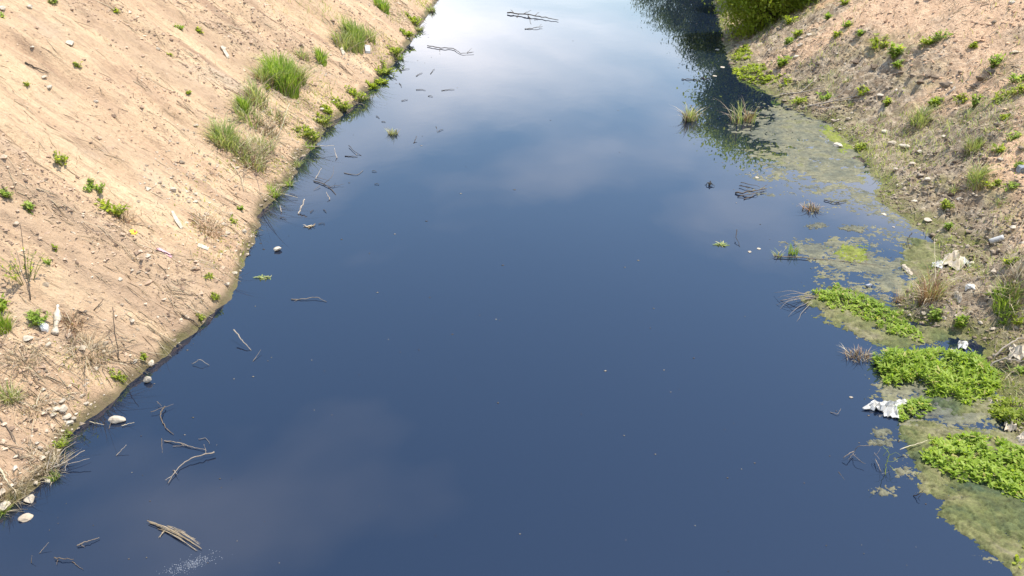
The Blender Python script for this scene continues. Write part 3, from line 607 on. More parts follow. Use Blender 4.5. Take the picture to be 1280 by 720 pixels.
mat_patch('algae_patch', [(1150, 490), (1250, 488), (1250, 515), (1200, 520), (1150, 515)], 'algae_green', 'ochre-green algae along the foot of the big leafy mat', top=0.014, cell=0.009, edge=0.08, seed=10)
mat_patch('algae_patch', [(1132, 535), (1150, 530), (1290, 540), (1420, 650), (1420, 800), (1330, 780), (1250, 705), (1225, 690), (1190, 662), (1172, 640), (1180, 625), (1155, 610), (1143, 580)],
          'algae_green', 'large mottled green and brown algae sheet under leafy plants', top=0.016, cell=0.008, edge=0.06, amp=0.016, seed=11, rag=0.05, bias=0.004)
k = 'small grey algae scrap floating loose'
for (x, y, w, h, sd) in ((1102, 541, 13, 8, 21), (1104, 555, 16, 4, 22), (1128, 590, 13, 7, 24), (1110, 614, 15, 5, 25), (1126, 575, 12, 7, 26), (1022, 283, 14, 4, 27), (1068, 285, 16, 4, 28), (1240, 700, 8, 3, 29)):
    mat_patch('algae_scrap', [(x - w, y), (x - w * .4, y - h), (x + w * .5, y - h * .8), (x + w, y), (x + w * .4, y + h), (x - w * .5, y + h * .7)], 'algae_grey', near(k, x, y), top=0.008, cell=0.007, edge=0.04, seed=sd, rag=0.04)['group'] = 'loose algae scraps'

# ------------------------------------------------------------------ leafy mats of the muddy bank
cress([(1022, 366), (1045, 361), (1085, 374), (1125, 396), (1142, 412), (1140, 423), (1115, 417), (1075, 400), (1035, 388)], 'narrow bright green leafy mat beside the bundle of dry stalks', 0.075, 1100, 'cress', 0.036, 0.45, 0.5, 0.12, 0.01, seed=1)
cress([(1102, 452), (1125, 444), (1180, 442), (1215, 450), (1240, 470), (1250, 492), (1225, 500), (1175, 500), (1130, 494), (1104, 482)], 'large dense vivid green leafy mat, between pool and scum channel', 0.13, 1500, 'cress', 0.055, 0.26, 0.9, 0.16, 0.0, seed=2, nleaf=8)
cress([(1122, 512), (1140, 505), (1156, 510), (1154, 521), (1135, 524)], 'small leafy tuft growing against the crumpled white plastic sheet', 0.08, 1400, 'cress', 0.04, 0.45, 0.5, 0.08, 0.01, seed=3)
cress([(1150, 552), (1180, 546), (1210, 550), (1240, 556), (1290, 560), (1330, 590), (1320, 630), (1285, 625), (1240, 612), (1200, 600), (1165, 592), (1150, 575)], 'broad yellow-green leafy mat rooted in the mottled algae sheet', 0.10, 1500, 'cress', 0.042, 0.42, 0.6, 0.14, 0.01, seed=4)
cress([(1262, 672), (1285, 664), (1320, 680), (1315, 700), (1275, 692)], 'small leafy clump at the outer rim of the algae sheet', 0.12, 1300, 'ylleaf', 0.045, 0.45, 0.55, 0.1, 0.01, seed=5)
cress([(1248, 505), (1275, 500), (1300, 515), (1290, 540), (1262, 532), (1250, 520)], 'leafy clump with pale rag caught at its foot', 0.11, 1200, 'ylleaf', 0.045, 0.35, 0.6, 0.1, 0.0, seed=6)
cress([(912, 66), (930, 58), (945, 66), (935, 74), (918, 74)], 'small patch of bright creeping weed just below the first bush', 0.06, 500, 'ylleaf', 0.06, 0.6, 0.4, 0.2, seed=7, onland=True, nleaf=5)
cress([(920, 86), (950, 80), (985, 98), (982, 106), (950, 104), (925, 98)], 'long patch of bright creeping weed at the cove mouth', 0.06, 500, 'ylleaf', 0.06, 0.6, 0.4, 0.2, seed=8, onland=True, nleaf=5)
cress([(1240, 380), (1275, 372), (1290, 392), (1250, 394)], 'flat green weed patch beside fresh grass above the pool', 0.07, 900, 'cress', 0.045, 0.4, 0.5, 0.1, seed=9, onland=True)

# ------------------------------------------------------------------ grasses and weeds, sandy bank
grass(354, 112, 80, 62, 700, 'tallest dense dark green grass clump on the sandy bank', 'grass', 0.06, 0.45, 1.5)
grass(305, 136, 26, 30, 150, 'small upright green grass clump below the tallest clump', 'grass', 0.05, 0.4, 1.3)
grass(282, 178, 66, 42, 300, 'wide pale green grass clump lowest of the clumps beside straw', 'palegrass', 0.15, 0.7, 1.3)
grass(322, 128, 52, 42, 150, 'thin straw-flecked grass between two green clumps', 'palegrass', 0.4, 0.7, 1.2)
grass(442, 52, 58, 38, 360, 'broad light green grass clump near the bend of the sandy bank', 'palegrass', 0.1, 0.5, 1.4, ry=0.9)
grass(445, 50, 40, 34, 160, 'green grass clump growing through the broad light clump', 'grass', 0.0, 0.4, 1.3)
grass(402, 78, 26, 28, 150, 'short tufted green grass between two larger clumps on sand', 'grass', 0.1, 0.6, 1.3)
grass(478, 14, 40, 26, 260, 'farthest green grass clump on the sandy bank', 'grass', 0.1, 0.5, 1.4)
grass(345, 150, 40, 26, 90, 'sparse dead grass under the tallest clump', 'palegrass', 0.7, 0.9, 1.1, name='dry_grass_tuft')
grass(318, 205, 60, 40, 240, 'pale straw-grey dead grass spread above the waterline', 'palegrass', 0.75, 1.1, 1.1, name='dry_grass_tuft')
grass(343, 243, 30, 18, 120, 'green grass fringe hanging at the sandy waterline', 'grass', 0.2, 0.9, 1.1)
grass(258, 285, 70, 24, 170, 'matted reddish dead grass on the lower sandy slope', 'straw', 0.5, 1.5, 1.0, name='dry_grass_tuft', drymat='redstraw')
grass(155, 274, 52, 22, 150, 'brown dead grass swirl below a yellow-green weed', 'straw', 0.5, 1.5, 1.0, name='dry_grass_tuft', drymat='redstraw')
grass(112, 442, 90, 26, 260, 'heap of yellowish dead straw below the white bottle', 'straw', 0.3, 1.7, 1.1, name='dry_grass_tuft')
grass(90, 405, 44, 26, 200, 'grey-brown dead grass against the white bottle', 'straw', 0.6, 1.2, 1.0, name='dry_grass_tuft', drymat='redstraw')
grass(30, 452, 70, 22, 160, 'yellow dead grass scrap next to bright weeds', 'straw', 0.2, 1.7, 1.1, name='dry_grass_tuft')
grass(12, 498, 44, 32, 190, 'yellow-green grass tuft nearest the washed-up roots', 'palegrass', 0.4, 0.7, 1.2)
grass(40, 512, 70, 20, 160, 'brown dead grass trailing from a yellow-green tuft', 'straw', 0.5, 1.8, 1.1, name='dry_grass_tuft')
grass(60, 585, 80, 26, 220, 'bleached dead straw lying at the waterline by washed-up roots', 'straw', 0.0, 1.8, 1.1, name='dry_grass_tuft')
grass(15, 612, 60, 26, 160, 'bleached dead straw beside a pale fallen stalk', 'straw', 0.1, 1.6, 1.1, name='dry_grass_tuft')
grass(68, 598, 26, 16, 90, 'small green grass sprig at the waterline beside straw', 'grass', 0.2, 0.8, 1.0)
grass(5, 412, 30, 40, 150, 'bright green grass tuft beside the sprawling thin-stemmed weed', 'cress', 0.1, 0.6, 1.3)
weed(2, 388, 26, 22, 'round bright green weed above the grass tuft on sand', 16, 12, 'cress', 6)
weed(48, 404, 32, 22, 'round dark green weed touching the white bottle', 26, 14, 'grass', 5, slim=0.3)
weed(30, 350, 70, 46, 'sprawling thin-stemmed weed with sparse yellowing leaves', 16, 7, 'ylleaf', 5, slim=0.35)
weed(142, 268, 34, 18, 'yellow-green broad-leaved weed above brown dead grass', 14, 8, 'ylleaf', 7)
weed(118, 240, 34, 15, 'low green creeping weed uphill of the broad-leaved weed', 14, 8, 'grass', 5)
weed(36, 262, 16, 14, 'small round green weed on sand, alone below a crust ridge', 12, 8, 'grass', 5)
weed(8, 246, 22, 14, 'dark trailing weed on the upper sandy slope', 12, 8, 'grass', 5)
weed(78, 205, 26, 16, 'yellowish seedling cluster shading a dark hollow', 12, 7, 'ylleaf', 5)
k = 'small green seedling on bare sandy slope'
for x, y, w, h in ((98, 84, 14, 12), (66, 4, 18, 9), (225, 36, 14, 9), (250, 42, 12, 12), (68, 312, 9, 9), (3, 22, 10, 8), (146, 16, 10, 7), (34, 108, 7, 6), (292, 278, 18, 12), (262, 348, 20, 10), (335, 112, 12, 9), (236, 118, 9, 7), (212, 70, 8, 6), (60, 330, 10, 8), (300, 262, 10, 7)):
    weed(x, y, w * 0.85, h * 0.75, near(k, x, y), 7, 6, 'ylleaf' if x % 3 else 'grass', 4, 'sandy slope seedlings')
k = 'yellow-green leafy weed in damp sandy waterline'
for x, y, w, h in ((380, 168, 22, 14), (390, 172, 16, 10), (427, 134, 20, 14), (448, 124, 20, 16), (480, 92, 24, 18), (476, 104, 14, 9), (492, 66, 18, 13), (517, 28, 16, 11), (508, 44, 12, 8), (465, 110, 10, 8), (402, 150, 18, 10), (410, 140, 12, 8)):
    weed(x, y, w * 1.6, h * 0.6, near(k, x, y), 22, 8, 'ylleaf', 4, 'waterline weeds of the sandy bank')
k = 'small mossy sprig on wet sandy waterline'
for x, y, w, h in ((268, 372, 14, 8), (145, 472, 18, 9), (155, 478, 14, 8), (85, 545, 14, 12), (75, 560, 14, 12), (250, 398, 12, 6), (180, 448, 10, 6)):
    weed(x, y, w, h, near(k, x, y), 9, 7, 'ylleaf', 4, 'mossy sprigs')

grass(372, 102, 40, 44, 220, 'loose light grass leaning off the tallest clump', 'palegrass', 0.25, 0.8, 1.3)
grass(332, 104, 44, 40, 200, 'loose straw-mixed grass behind the tallest clump', 'palegrass', 0.35, 0.8, 1.3)
grass(300, 190, 50, 30, 160, 'flattened pale grass between wide clump and dead grass', 'palegrass', 0.4, 1.1, 1.2)
grass(428, 58, 40, 30, 180, 'loose grass on the near side of the broad light clump', 'palegrass', 0.3, 0.8, 1.3)
grass(462, 50, 34, 30, 150, 'grass tuft between the broad light clump and waterline', 'palegrass', 0.25, 0.8, 1.3)
grass(335, 165, 44, 22, 110, 'thin dead grass drift below the tallest clump', 'straw', 0.3, 1.3, 1.1, name='dry_grass_tuft')
grass(310, 150, 60, 34, 170, 'airy pale grass drift joining the clumps on sand', 'palegrass', 0.3, 1.0, 1.1)
grass(328, 182, 60, 30, 150, 'airy straw and grass drift above the waterline weeds', 'palegrass', 0.5, 1.1, 1.1)
grass(378, 74, 36, 22, 110, 'thin grass drift between tall clump and short tufts', 'palegrass', 0.5, 1.0, 1.1)
k = 'short green grass fringe at sandy waterline'
for x, y, w, h in ((372, 208, 22, 14), (388, 186, 24, 14), (362, 232, 16, 12), (408, 158, 22, 11), (455, 124, 18, 9), (500, 74, 18, 10), (525, 38, 18, 10), (540, 14, 22, 11), (5, 640, 24, 20), (80, 556, 16, 16), (318, 292, 12, 8)):
    grass(x, y, w, h, 70, near(k, x, y), 'grass' if x % 3 else 'palegrass', 0.3, 1.1, 1.0, name='grass_fringe', group='grass fringes of the sandy waterline')

# ------------------------------------------------------------------ grasses and weeds, muddy bank
grass(1215, 188, 34, 30, 200, 'pale green grass clump on mud above the dark clods', 'palegrass', 0.25, 0.6, 1.1)
grass(1222, 222, 44, 32, 240, 'yellow-green grass clump downhill of the pale clump', 'palegrass', 0.25, 0.7, 1.1)
grass(1150, 150, 44, 30, 200, 'yellowish grass patch below the broken pale stick', 'palegrass', 0.3, 0.7, 1.1)
grass(1255, 382, 60, 34, 230, 'fresh green grass clump above the little pool', 'grass', 0.1, 0.7, 1.3)
grass(1270, 362, 60, 34, 140, 'long dry grass arching over the fresh green grass', 'straw', 0.3, 1.1, 1.1, name='dry_grass_tuft')
grass(1160, 376, 50, 62, 170, 'rusty dead stalks standing in the algae shelf', 'redstraw', 0.4, 0.6, 1.1, name='dry_grass_tuft')
grass(1168, 372, 40, 40, 120, 'green grass sprouting through rusty dead stalks', 'palegrass', 0.2, 0.6, 1.0)
grass(1120, 376, 26, 22, 50, 'little pinkish dead tuft by the narrow leafy mat', 'redstraw', 0.5, 0.8, 1.0, name='dry_grass_tuft')
grass(1072, 446, 44, 16, 170, 'drowned brown dead tuft in water between leafy mats', 'redstraw', 0.7, 0.6, 1.0, name='dry_grass_tuft', water=True)
grass(1013, 262, 28, 16, 90, 'dark drowned grass tuft stranded in the cove shallows', 'straw', 0.3, 0.6, 1.1, name='dry_grass_tuft', water=True, drymat='redstraw')
grass(862, 150, 26, 30, 130, 'bleached reed tuft leaning alone in open water', 'palegrass', 0.5, 0.55, 1.3, name='reed_tuft', water=True)
grass(928, 152, 44, 42, 70, 'taller sparse reed tuft at the edge of bush reflections', 'palegrass', 0.4, 0.5, 1.3, name='reed_tuft', water=True)
grass(936, 152, 16, 30, 30, 'rusty dead reed tuft beside the sparse reeds', 'redstraw', 0.5, 0.5, 1.3, name='reed_tuft', water=True)
grass(491, 168, 16, 15, 60, 'small lone grass tuft in water off the sandy bank', 'palegrass', 0.4, 0.6, 1.1, name='reed_tuft', water=True)
grass(392, 162, 24, 10, 60, 'flooded pale grass at the sandy waterline', 'palegrass', 0.5, 1.1, 1.0, name='reed_tuft', water=True)
grass(991, 318, 16, 24, 26, 'thin green grass shoots rising beside the floating branch', 'grass', 0.0, 0.5, 1.3, name='reed_tuft', water=True)
grass(972, 320, 14, 12, 26, 'short pale shoots at the floating branch\'s end', 'palegrass', 0.3, 0.8, 1.2, name='reed_tuft', water=True)
weed(978, 82, 20, 14, 'round bright green weed on the mud beyond creeping patches', 16, 10, 'cress', 5)
weed(1118, 72, 18, 22, 'upright bright green weed half-way up the reddish slope', 16, 10, 'cress', 6)
weed(1098, 62, 30, 22, 'wide pale weed next to the upright bright one', 16, 8, 'ylleaf', 5)
weed(1122, 84, 14, 8, 'low green weed just below the upright bright one', 10, 8, 'cress', 5)
weed(1158, 56, 24, 11, 'low bright weed high on the reddish slope', 14, 8, 'ylleaf', 5)
weed(1178, 50, 34, 14, 'sparse dull green weed uphill of a low bright one', 14, 7, 'grass', 4)
weed(1243, 82, 24, 18, 'green weed casting shade over a hollow in reddish soil', 16, 9, 'grass', 5)
weed(1270, 102, 28, 12, 'dark spreading weed high on the muddy bank', 14, 8, 'grass', 5)
weed(1167, 134, 16, 14, 'round vivid weed beside the broken pale stick', 18, 10, 'cress', 5)
weed(1198, 408, 16, 18, 'upright green weed standing on the pale mud spit', 14, 10, 'cress', 6)
weed(1168, 400, 22, 20, 'dusty green weed at the tip of the pale mud spit', 16, 9, 'grass', 5)
k = 'small green weed sprouting on the muddy bank'
for x, y, w, h in ((1220, 130, 18, 16), (1245, 128, 26, 14), (1262, 120, 26, 14), (1278, 116, 22, 16), (1200, 128, 22, 14), (1256, 150, 14, 8), (1248, 190, 20, 10), (1265, 175, 22, 14), (1045, 46, 10, 8), (1058, 34, 10, 8), (1035, 24, 12, 8), (1075, 44, 10, 8), (1055, 6, 14, 8), (1216, 60, 9, 7),
                   (988, 30, 18, 14), (996, 46, 14, 10), (985, 56, 12, 14), (1108, 130, 14, 8), (1030, 125, 24, 10), (1078, 118, 18, 10), (998, 128, 26, 8), (1182, 262, 16, 18), (1185, 285, 14, 10), (1075, 186, 18, 7), (1262, 238, 22, 12), (1240, 232, 22, 12), (1272, 210, 10, 10), (1270, 402, 20, 10), (1262, 330, 20, 12), (1275, 465, 14, 10)):
    weed(x, y, w, h, near(k, x, y), 11, 8, 'ylleaf' if (x + y) % 3 else 'grass', 4.5, 'small weeds of the muddy bank')
k = 'thin pale grass tuft on the muddy bank'
for x, y, w, h in ((1130, 170, 20, 10), (1100, 150, 26, 10), (1060, 132, 30, 12), (1040, 145, 26, 8), (1192, 240, 22, 16), (1250, 255, 24, 14), (1205, 150, 26, 14), (1235, 165, 22, 14), (1010, 110, 26, 10), (1060, 100, 26, 8), (1268, 315, 22, 12), (1230, 345, 20, 12), (1205, 385, 20, 8)):
    grass(x, y, w, h, 60, near(k, x, y), 'palegrass', 0.5, 1.0, 1.0, name='thin_grass_tuft', group='thin pale tufts of the muddy bank')

# ------------------------------------------------------------------ driftwood, sticks and twigs
stick([(968, 320, .02), (1000, 322, .015), (1040, 325, .01), (1075, 329, .015), (1096, 331, .02)], 1.2, 'long thin branch floating across the small scum raft', 'fallen_branch', 'branch', tone=0.45, twigs=[[(985, 321, .015), (990, 312, .08)], [(1062, 328), (1080, 318, .02)], [(1082, 330), (1086, 316, .03), (1080, 308, .02)]])
bun = [[(1018, 372), (995, 365, .10), (972, 372, .02)], [(1018, 374), (990, 374, .08), (970, 381, .0)], [(1016, 376), (996, 384, .04), (985, 396, .0)], [(1018, 370), (985, 362, .12), (968, 366, .02)], [(1016, 378), (1004, 388, .02), (996, 402, .0)], [(1014, 372), (982, 376, .03), (975, 386, .0)], [(1016, 374), (1000, 372, .1), (978, 370, .03)]]
stick([(1022, 372, .01), (1000, 370, .07), (975, 376, .0)], 1.5, 'bundle of grey dead stalks spilling into water beside leafy mat', 'dead_stalk_bundle', 'branch', tone=0.75, twigs=bun)
stick([(1000, 137, .02), (1030, 133, .06), (1060, 126, .05), (1090, 118, .06)], 1.5, 'pale dead brush branch lying along the cove rim', 'fallen_branch', 'branch', tone=0.95, bank=True,
      twigs=[[(1030, 133, .05), (1050, 124, .1), (1062, 112, .08)], [(1045, 130, .05), (1075, 128, .06)], [(1060, 126, .05), (1078, 112, .1)], [(1020, 135, .04), (1040, 138, .03), (1056, 134, .02)]])
stick([(975, 120, .03), (1000, 119, .04), (1030, 112, .04)], 1.4, 'pale dead branch lying below the long creeping weed', 'fallen_branch', 'branch', tone=0.9, bank=True, twigs=[[(1000, 119, .04), (1020, 105, .1)]])
stick([(1175, 128, .02), (1193, 111, .02)], 2.6, 'short broken pale stick lying by a vivid round weed', tone=1.0, bank=True, taper=0.9)
stick([(1232, 462, .02), (1248, 456, .06), (1275, 457, .05), (1295, 460, .04)], 1.8, 'pale curved driftwood limb lying by the pool', 'fallen_branch', 'branch', tone=0.9, bank=True, twigs=[[(1250, 457, .06), (1270, 448, .07)]])
stick([(1240, 448, .02), (1262, 434, .05), (1290, 424, .05)], 2.0, 'pale driftwood limb under the cream rag', 'fallen_branch', 'branch', tone=0.85, bank=True)
stick([(1135, 375, .03), (1185, 373, .06), (1240, 373, .06)], 0.8, 'long thin straw lying level across rusty dead stalks', 'dry_stalk', 'stalk', tone=0.95, bank=True, mat='straw')
stick([(1190, 355, .05), (1262, 353, .08)], 0.8, 'long thin straw stretched above a white scrap on algae', 'dry_stalk', 'stalk', tone=1.0, bank=True, mat='straw')
stick([(1170, 385, .0), (1169, 340, .25), (1168, 298, .45)], 0.9, 'single tall green-yellow stalk rising from rusty stalks', 'dry_stalk', 'stalk', tone=0.9, mat='straw')
stick([(1232, 380, .02), (1252, 358, .05), (1266, 330, .06)], 1.4, 'dark bent stalk among dry grass above the pool', 'dry_stalk', 'stalk', tone=0.1, bank=True)
stick([(1125, 562, .04), (1160, 550, .05)], 1.2, 'cream straw lying against the broad yellow-green mat', 'dry_stalk', 'stalk', tone=1.0, mat='straw')
# sandy side, on the bank
stick([(32, 80, .02), (62, 95, .03)], 1.5, 'dark dead stick lying high on the sandy bank', tone=0.1, bank=True)
stick([(97, 390, .02), (118, 399, .02)], 1.2, 'thin brown stick on sand uphill of the straw heap', tone=0.3, bank=True)
stick([(118, 389, .01), (132, 381, .06)], 1.0, 'little forked twig stuck in bare sand', 'twig', 'twig', tone=0.1, bank=True, twigs=[[(124, 386, .03), (131, 391, .01)]])
stick([(149, 452, .0), (148, 432, .12), (149, 415, .25)], 1.2, 'dead upright stem standing near the sandy waterline', 'dry_stalk', 'stalk', tone=0.15, bank=True)
stick([(38, 375, .0), (38, 340, .2), (37, 318, .3)], 1.0, 'dead upright stem in the sprawling weed', 'dry_stalk', 'stalk', tone=0.2, bank=True)
stick([(228, 396, .02), (243, 405, .03), (250, 409, .02)], 2.2, 'stubby brown driftwood piece sticking out over water', 'stick', 'stick', tone=0.2, bank=True)
stick([(330, 232, .02), (345, 240, .05), (372, 247, .02)], 1.0, 'thin pale stalk reaching from green fringe into water', 'dry_stalk', 'stalk', tone=0.9, mat='straw')
stick([(362, 181, .10), (390, 183, .10), (418, 182, .08)], 0.9, 'long pale stalk pointing level from bank over water', 'dry_stalk', 'stalk', tone=1.0, mat='straw')
stick([(0, 588, .02), (22, 622, .03)], 2.0, 'pale thick stalk fallen toward the water beside straw', 'dry_stalk', 'stalk', tone=0.95, bank=True, mat='straw')
stick([(0, 525, .02), (18, 548, .03), (26, 575, .03)], 1.4, 'bent brown stalk lying on straw-strewn sand', 'dry_stalk', 'stalk', tone=0.5, bank=True)
stick([(440, 128, .01), (456, 133, .02)], 1.0, 'short dead twig at the weedy sandy waterline', 'twig', 'twig', tone=0.6, bank=True)
stick([(362, 132, .03), (352, 165, .05), (345, 180, .03)], 1.0, 'long bent dry stalk fallen from the tallest clump', 'dry_stalk', 'stalk', tone=0.95, bank=True, mat='straw')
stick([(288, 205, .02), (303, 225, .03), (305, 240, .02)], 1.0, 'fallen dry stalk below the wide pale clump', 'dry_stalk', 'stalk', tone=0.9, bank=True, mat='straw')
stick([(195, 315, .02), (218, 322, .02)], 1.3, 'dark twig lying beside a pink plastic strip', 'twig', 'twig', tone=0.15, bank=True)
# in the water
stick([(60, 588, .02), (80, 578, .05), (106, 563, .10)], 2.0, 'washed-up tangle of pale roots at the sandy waterline', 'root_tangle', 'branch', tone=0.85,
      twigs=[[(72, 582, .03), (95, 578, .03), (112, 573, .02)], [(66, 585, .02), (75, 566, .05), (95, 552, .04)], [(75, 582, .03), (60, 575, .05), (50, 590, .04)], [(84, 577, .04), (80, 590, .0)], [(58, 590, .02), (62, 570, .08), (66, 560, .08)]])
stick([(206, 508, .02), (200, 516, .03), (201, 524, .01), (208, 536, .008), (217, 543, .005)], 1.4, 'crooked drowned stick with a crosspiece, surfacing alone', tone=0.5, twigs=[[(188, 515, .02), (202, 510, .03), (217, 505, .02)], [(196, 502, .03), (202, 508, .03)]])
stick([(205, 551, .01), (222, 553, .015), (238, 558, .01), (258, 563, .008)], 1.3, 'knobbly floating twig beside the bent branch', 'twig', 'twig', tone=0.7, twigs=[[(225, 554), (240, 560)], [(248, 549), (258, 547), (262, 555)], [(216, 558), (230, 557)]])
stick([(268, 565, .03), (245, 571, .03), (226, 580, .02), (214, 596, .015), (210, 604, .01)], 1.7, 'long bent floating branch with pale upper end', 'fallen_branch', 'branch', tone=0.75, twigs=[[(258, 567, .03), (255, 555, .09)], [(216, 588), (222, 593, .03)], [(214, 596), (206, 600, .02)]])
stick([(202, 548, .0), (203, 566, .0)], 0.9, 'thin upright-looking twig afloat near the knobbly twig', 'twig', 'twig', tone=0.5)
stick([(292, 412, .10), (303, 426, .05), (314, 438, .0)], 1.7, 'straight pale stick leaning out of the water alone', tone=0.85)
stick([(316, 452, .0), (326, 437, .03)], 0.7, 'faint thin reed beside the leaning pale stick', 'twig', 'twig', tone=0.6)
stick([(364, 374, .006), (378, 374, .012), (395, 371, .02), (408, 377, .005)], 1.2, 'thin curved twig floating on open water by itself', 'twig', 'twig', tone=0.65, twigs=[[(372, 374), (368, 377)]])
stick([(240, 455, .01), (250, 449, .05), (262, 457, .0)], 0.9, 'small arched twig poking above still water', 'twig', 'twig', tone=0.85)
stick([(373, 268, .0), (377, 258, .06), (381, 249, .12)], 2.0, 'thick white peeled stick leaning out of water', tone=1.0, taper=0.8)
stick([(352, 265, .0), (350, 257, .06)], 1.6, 'short white stub next to the thick peeled stick', tone=1.0)
stick([(394, 224, .0), (402, 210, .10)], 1.2, 'pale stick rising from the flooded twig tangle', tone=1.0)
stick([(421, 198, .0), (418, 185, .10)], 1.3, 'pale stick standing off the end of the level stalk', tone=1.0)
stick([(412, 250, .0), (408, 240, .07)], 1.2, 'short pale stick below the flooded twig tangle', tone=0.95)
stick([(392, 226, .01), (404, 229, .02), (414, 236, .01), (420, 244, .0)], 1.2, 'flooded twig tangle off the sandy bank', 'root_tangle', 'branch', tone=0.35, twigs=[[(396, 222, .03), (412, 226, .04)], [(404, 230), (416, 222, .08), (417, 208, .12)], [(400, 232, .02), (392, 238)], [(410, 234), (430, 230, .02)]])
stick([(436, 182, .02), (444, 190, .02), (452, 195, .0)], 0.9, 'dark slanted twig floating past the level stalk', 'twig', 'twig', tone=0.05)
stick([(431, 195, .006), (447, 196, .008)], 1.0, 'dark straight twig floating level on the water', 'twig', 'twig', tone=0.05)
stick([(430, 216, .006), (446, 219, .008), (454, 213, .006)], 0.8, 'faint grey twig drifting off the flooded tangle', 'twig', 'twig', tone=0.6)
stick([(534, 57, .02), (550, 60, .02), (566, 60, .02), (576, 67, .02), (592, 65, .03)], 1.1, 'long wavy dark twig floating below the driftwood raft', 'twig', 'twig', tone=0.15, twigs=[[(550, 60), (550, 68)], [(584, 66), (590, 60, .05)]])
stick([(634, 16, .03), (652, 17, .05), (672, 20, .04), (698, 25, .03)], 1.6, 'dark driftwood raft floating on the farthest open water', 'fallen_branch', 'branch', tone=0.2, twigs=[[(642, 16, .03), (638, 12, .08)], [(655, 17, .05), (664, 13, .10)], [(660, 19), (664, 30)], [(648, 18), (646, 22)], [(668, 20, .05), (674, 15, .1)]])
stick([(656, 36, .01), (668, 35, .02), (678, 33, .03)], 1.0, 'small dark twig just below the driftwood raft', 'twig', 'twig', tone=0.2, twigs=[[(674, 34, .02), (677, 30, .06)]])
stick([(545, 158, .0), (547, 166, .0)], 0.9, 'tiny dark twig upright on the open water', 'twig', 'twig', tone=0.1)
stick([(517, 179, .0), (521, 170, .05)], 1.0, 'dark slanting stub near the lone water tuft', 'twig', 'twig', tone=0.05)
stick([(852, 99, .01), (866, 99, .015), (874, 101, .01)], 1.2, 'dark twig floating beyond the bleached reed tuft', 'twig', 'twig', tone=0.1)
stick([(877, 97, .015), (886, 99, .01)], 1.8, 'dark wood chip floating by a pale scrap', 'stick', 'stick', tone=0.05)
stick([(921, 287, .08), (920, 297, .04), (925, 309, .0)], 1.0, 'dark bent twig poking up off the scum raft', 'twig', 'twig', tone=0.02)
stick([(1140, 291, .12), (1134, 299, .07), (1138, 312, .0)], 1.2, 'dark crooked twig standing where scum meets mud', 'twig', 'twig', tone=0.02, twigs=[[(1141, 314, .0), (1142, 303, .06)]])
stick([(919, 241, .01), (935, 240, .04), (958, 236, .03)], 2.0, 'dark drowned brush raft along the scum edge', 'root_tangle', 'branch', tone=0.3, twigs=[[(922, 246), (940, 242, .03), (955, 238)], [(924, 232, .02), (945, 236, .03)], [(930, 249), (948, 240, .03)], [(926, 228, .02), (950, 234, .02)], [(950, 237, .03), (960, 230, .05)]])
stick([(886, 232, .0), (888, 226, .06)], 2.6, 'dark stump of drowned weed on open water', 'root_tangle', 'branch', mat='dark', tone=0.6, twigs=[[(888, 229, .03), (881, 231)], [(888, 228, .04), (893, 233)]])
stick([(1030, 250, .01), (1045, 253, .02), (1058, 251, .01)], 1.1, 'thin dark twig near the stranded grass tuft', 'twig', 'twig', tone=0.05, twigs=[[(1046, 252), (1052, 256)]])
stick([(1054, 573, .02), (1062, 566, .06), (1068, 564, .03), (1074, 557, .10), (1088, 557, .12)], 1.2, 'tangled brown twig knot with one raised arm', 'twig', 'twig', tone=0.65, twigs=[[(1068, 565, .03), (1060, 575, .0)], [(1066, 567, .03), (1076, 577, .0), (1082, 580, .0)], [(1062, 570), (1070, 568, .04)]])
g_ = [[(1108, 572, .05), (1120, 564, .14), (1126, 570, .10)], [(1108, 576, .04), (1116, 578, .10), (1124, 572, .10)], [(1112, 582, .02), (1118, 588, .06), (1124, 594, .03)], [(1104, 570, .06), (1112, 560, .16), (1104, 560, .16)]]
o = stick([(1106, 596, -.02), (1108, 580, .08), (1112, 566, .18), (1104, 558, .24)], 1.0, 'green stemmed water weed bent over dead stalks', 'water_weed', 'water plant', mat='grass', tone=1.0, twigs=g_)
o = stick([(1094, 574, .02), (1098, 582, .03), (1102, 590, .0)], 1.0, 'brown dead stalks tangled in the bent green water weed', 'dead_stalk_bundle', 'branch', tone=0.7, twigs=[[(1092, 570, .04), (1098, 566, .08), (1101, 560, .10)], [(1093, 566, .05), (1100, 575, .05)], [(1098, 580, .02), (1100, 588)], [(1102, 592), (1112, 590, .03)]])
stick([(1142, 620, .0), (1150, 617, .04), (1154, 613, .06)], 1.2, 'dark twig poking from water beside mottled algae sheet', 'twig', 'twig', tone=0.02, twigs=[[(1148, 622), (1154, 616, .04)]])
stick([(1048, 590, .0), (1056, 600, .0)], 0.7, 'faint sunken straw off the twig knot', 'dry_stalk', 'stalk', tone=0.4)
stick([(1038, 515, .005), (1047, 518, .01), (1051, 511, .03)], 0.7, 'faint pale twig floating off the white plastic sheet', 'twig', 'twig', tone=0.7)
stick([(145, 570, .0), (158, 556, .05)], 1.0, 'thin pale stick slanting out of dark water near roots', tone=0.85)
stick([(136, 536, .0), (141, 522, .05)], 0.8, 'thin twig leaning beside the pale cone-shaped stone pair', 'twig', 'twig', tone=0.6)
stick([(152, 532, .01), (168, 528, .015)], 1.0, 'pale flat straw floating below a pale stone', 'dry_stalk', 'stalk', tone=0.9, mat='straw')
stick([(112, 527, .02), (130, 531, .01)], 1.0, 'pale straw jutting from the waterline stones', 'dry_stalk', 'stalk', tone=0.9, mat='straw')
stick([(96, 682, .01), (108, 677, .02), (124, 672, .01)], 1.6, 'short ragged twig floating near the sheaf of straw', 'twig', 'twig', tone=0.6, twigs=[[(100, 680), (106, 684)]])
